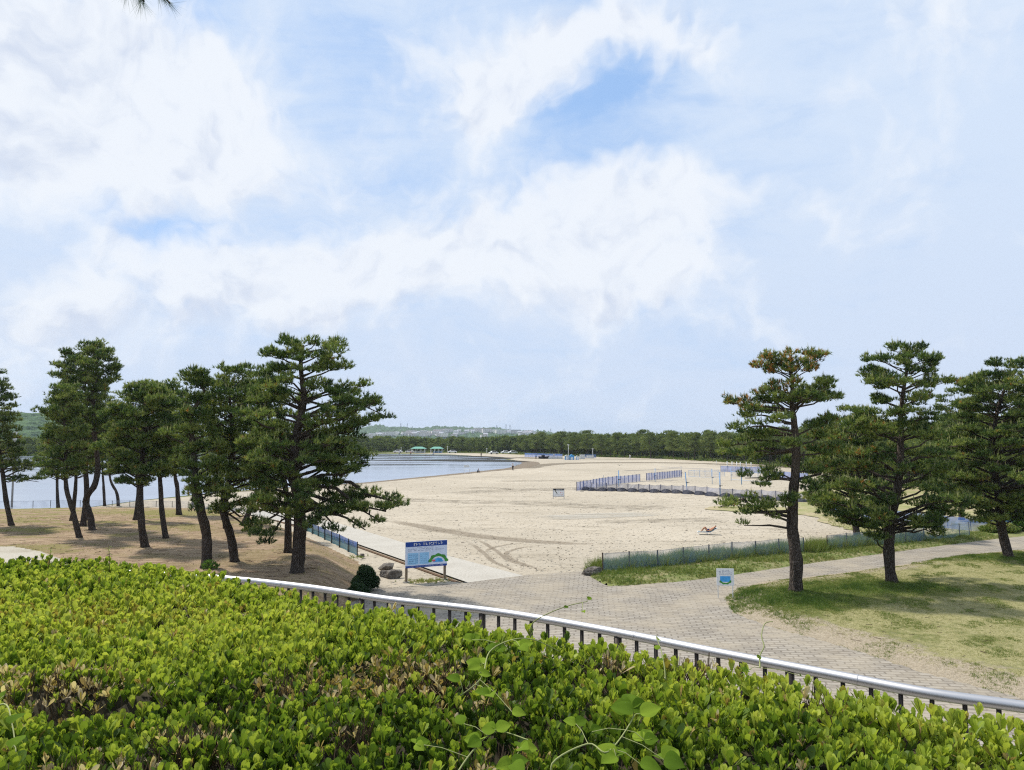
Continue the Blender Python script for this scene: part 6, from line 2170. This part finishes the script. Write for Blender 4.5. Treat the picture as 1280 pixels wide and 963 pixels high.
# apartment block on the ridge
for i, (x0_, x1_, yt, yb, D, lab) in enumerate([(629, 651, 537.6, 549, 2250, 'large grey apartment block on the ridge of the far hill'), (651.5, 657, 539.5, 549, 2260, 'narrower grey block adjoining the right end of the apartment block'), (669, 682, 541.0, 549, 2240, 'long low pale block at the right end of the far town'),
                                               (614, 628, 543.5, 549, 2100, 'low white hall in front of the left end of the apartment block')]):
    a = dp(x0_, yb, D); c = dp(x1_, yt, D)
    w_, h_ = c.x - a.x, c.z - a.z
    bl = thing('apartment_block', lab, 'building', (a.x + w_ / 2, D, a.z - 8), 0, 'large blocks in the far town')
    m_ = MB(); m_.box((0, 0, h_ / 2 + 4), (w_, 14, h_ + 8)); m_.build('walls', m_plain('block_wall%d' % i, [(0.50, 0.47, 0.49), (0.46, 0.43, 0.45), (0.74, 0.72, 0.70), (0.84, 0.84, 0.84)][i], .8), bl)
    m_ = MB(); m_.box((0, 0, h_ + 8.4), (w_ * 1.01, 14.3, .8)); m_.build('roof', m_roofs[2], bl)
    nf = max(2, int(h_ / 3.4)); nc = max(3, int(w_ / 5))
    for f in range(nf):
        m_ = MB()
        for q in range(nc): m_.box((-w_ / 2 + w_ * (q + .5) / nc, -7.04, 9.6 + f * (h_ - 2) / nf), (w_ / nc * .6, .1, 1.5))
        m_.build('window_row', M['grey'], bl)
tow = dp(568, 543.4, 2000)
bl = thing('brown_tower', 'small brown tower block among the pale houses of the far town', 'building', (tow.x, tow.y, tow.z - 12))
m_ = MB(); m_.box((0, 0, 6), (5.5, 5.5, 12)); m_.build('walls', m_plain('brown_wall', (.16, .10, .08)), bl)
m_ = MB(); m_.box((0, 0, 12.3), (6, 6, .6)); m_.build('roof', m_roofs[0], bl)
m_ = MB()
for f in range(3): m_.box((0, -2.8, 2.5 + 3.2 * f), (3.5, .08, 1.2))
m_.build('windows', M['black'], bl)
for i, (px, y0_, y1_, lab) in enumerate([(501, 537, 529, 'left of two close masts on the left end of the far ridge'), (509, 537, 529.5, 'right of two close masts on the left end of the far ridge'), (515.5, 537.5, 533, 'shortest mast, right of the close pair'), (621, 537, 531.5, 'mast on the ridge just left of the apartment block'),
                                         (632.5, 540, 530.5, 'left of the two masts above the apartment block'), (637.5, 540, 531, 'right of the two masts above the apartment block'), (688.5, 545, 536, 'left mast on the low ridge right of the town'), (705, 544.5, 536, 'right mast on the low ridge right of the town')]):
    D = 2500
    a = dp(px, y0_ + 1, D); c = dp(px, y1_, D); h_ = c.z - a.z
    mt = thing('radio_mast', lab, 'mast', a, R(20), 'masts on the far ridge')
    m_ = MB()
    for sx, sy in ((-1, -1), (1, -1), (1, 1), (-1, 1)): m_.tube([(sx * 1.6, sy * 1.6, 0), (sx * .4, sy * .4, h_)], .28, 4)
    m_.build('lattice', M['grey'], mt)
    m_ = MB(); m_.box((0, 0, h_ * .8), (5, .5, .5)); m_.box((0, 0, h_ * .92), (4, .5, .5)); m_.build('crossarms', M['grey'], mt)


# ------------------------------------------------------------------ the air over the bay
hz = MB(); hz.box((0, 2500, 32), (16000, 15000, 68))
hz_o = hz.build('haze', None)
hz_o['kind'] = 'stuff'
hm = bpy.data.materials.new('haze'); hm.use_nodes = True
ht = NT(hm.node_tree)
for n_ in list(ht.n): ht.n.remove(n_)
pv = ht.n.new('ShaderNodeVolumePrincipled')
pv.inputs['Color'].default_value = (0.80, 0.90, 1.0, 1)
pv.inputs['Density'].default_value = 0.00012
pv.inputs['Anisotropy'].default_value = 0.2
ho = ht.n.new('ShaderNodeOutputMaterial')
ht.l.new(pv.outputs[0], ho.inputs['Volume'])
hz_o.data.materials.append(hm)
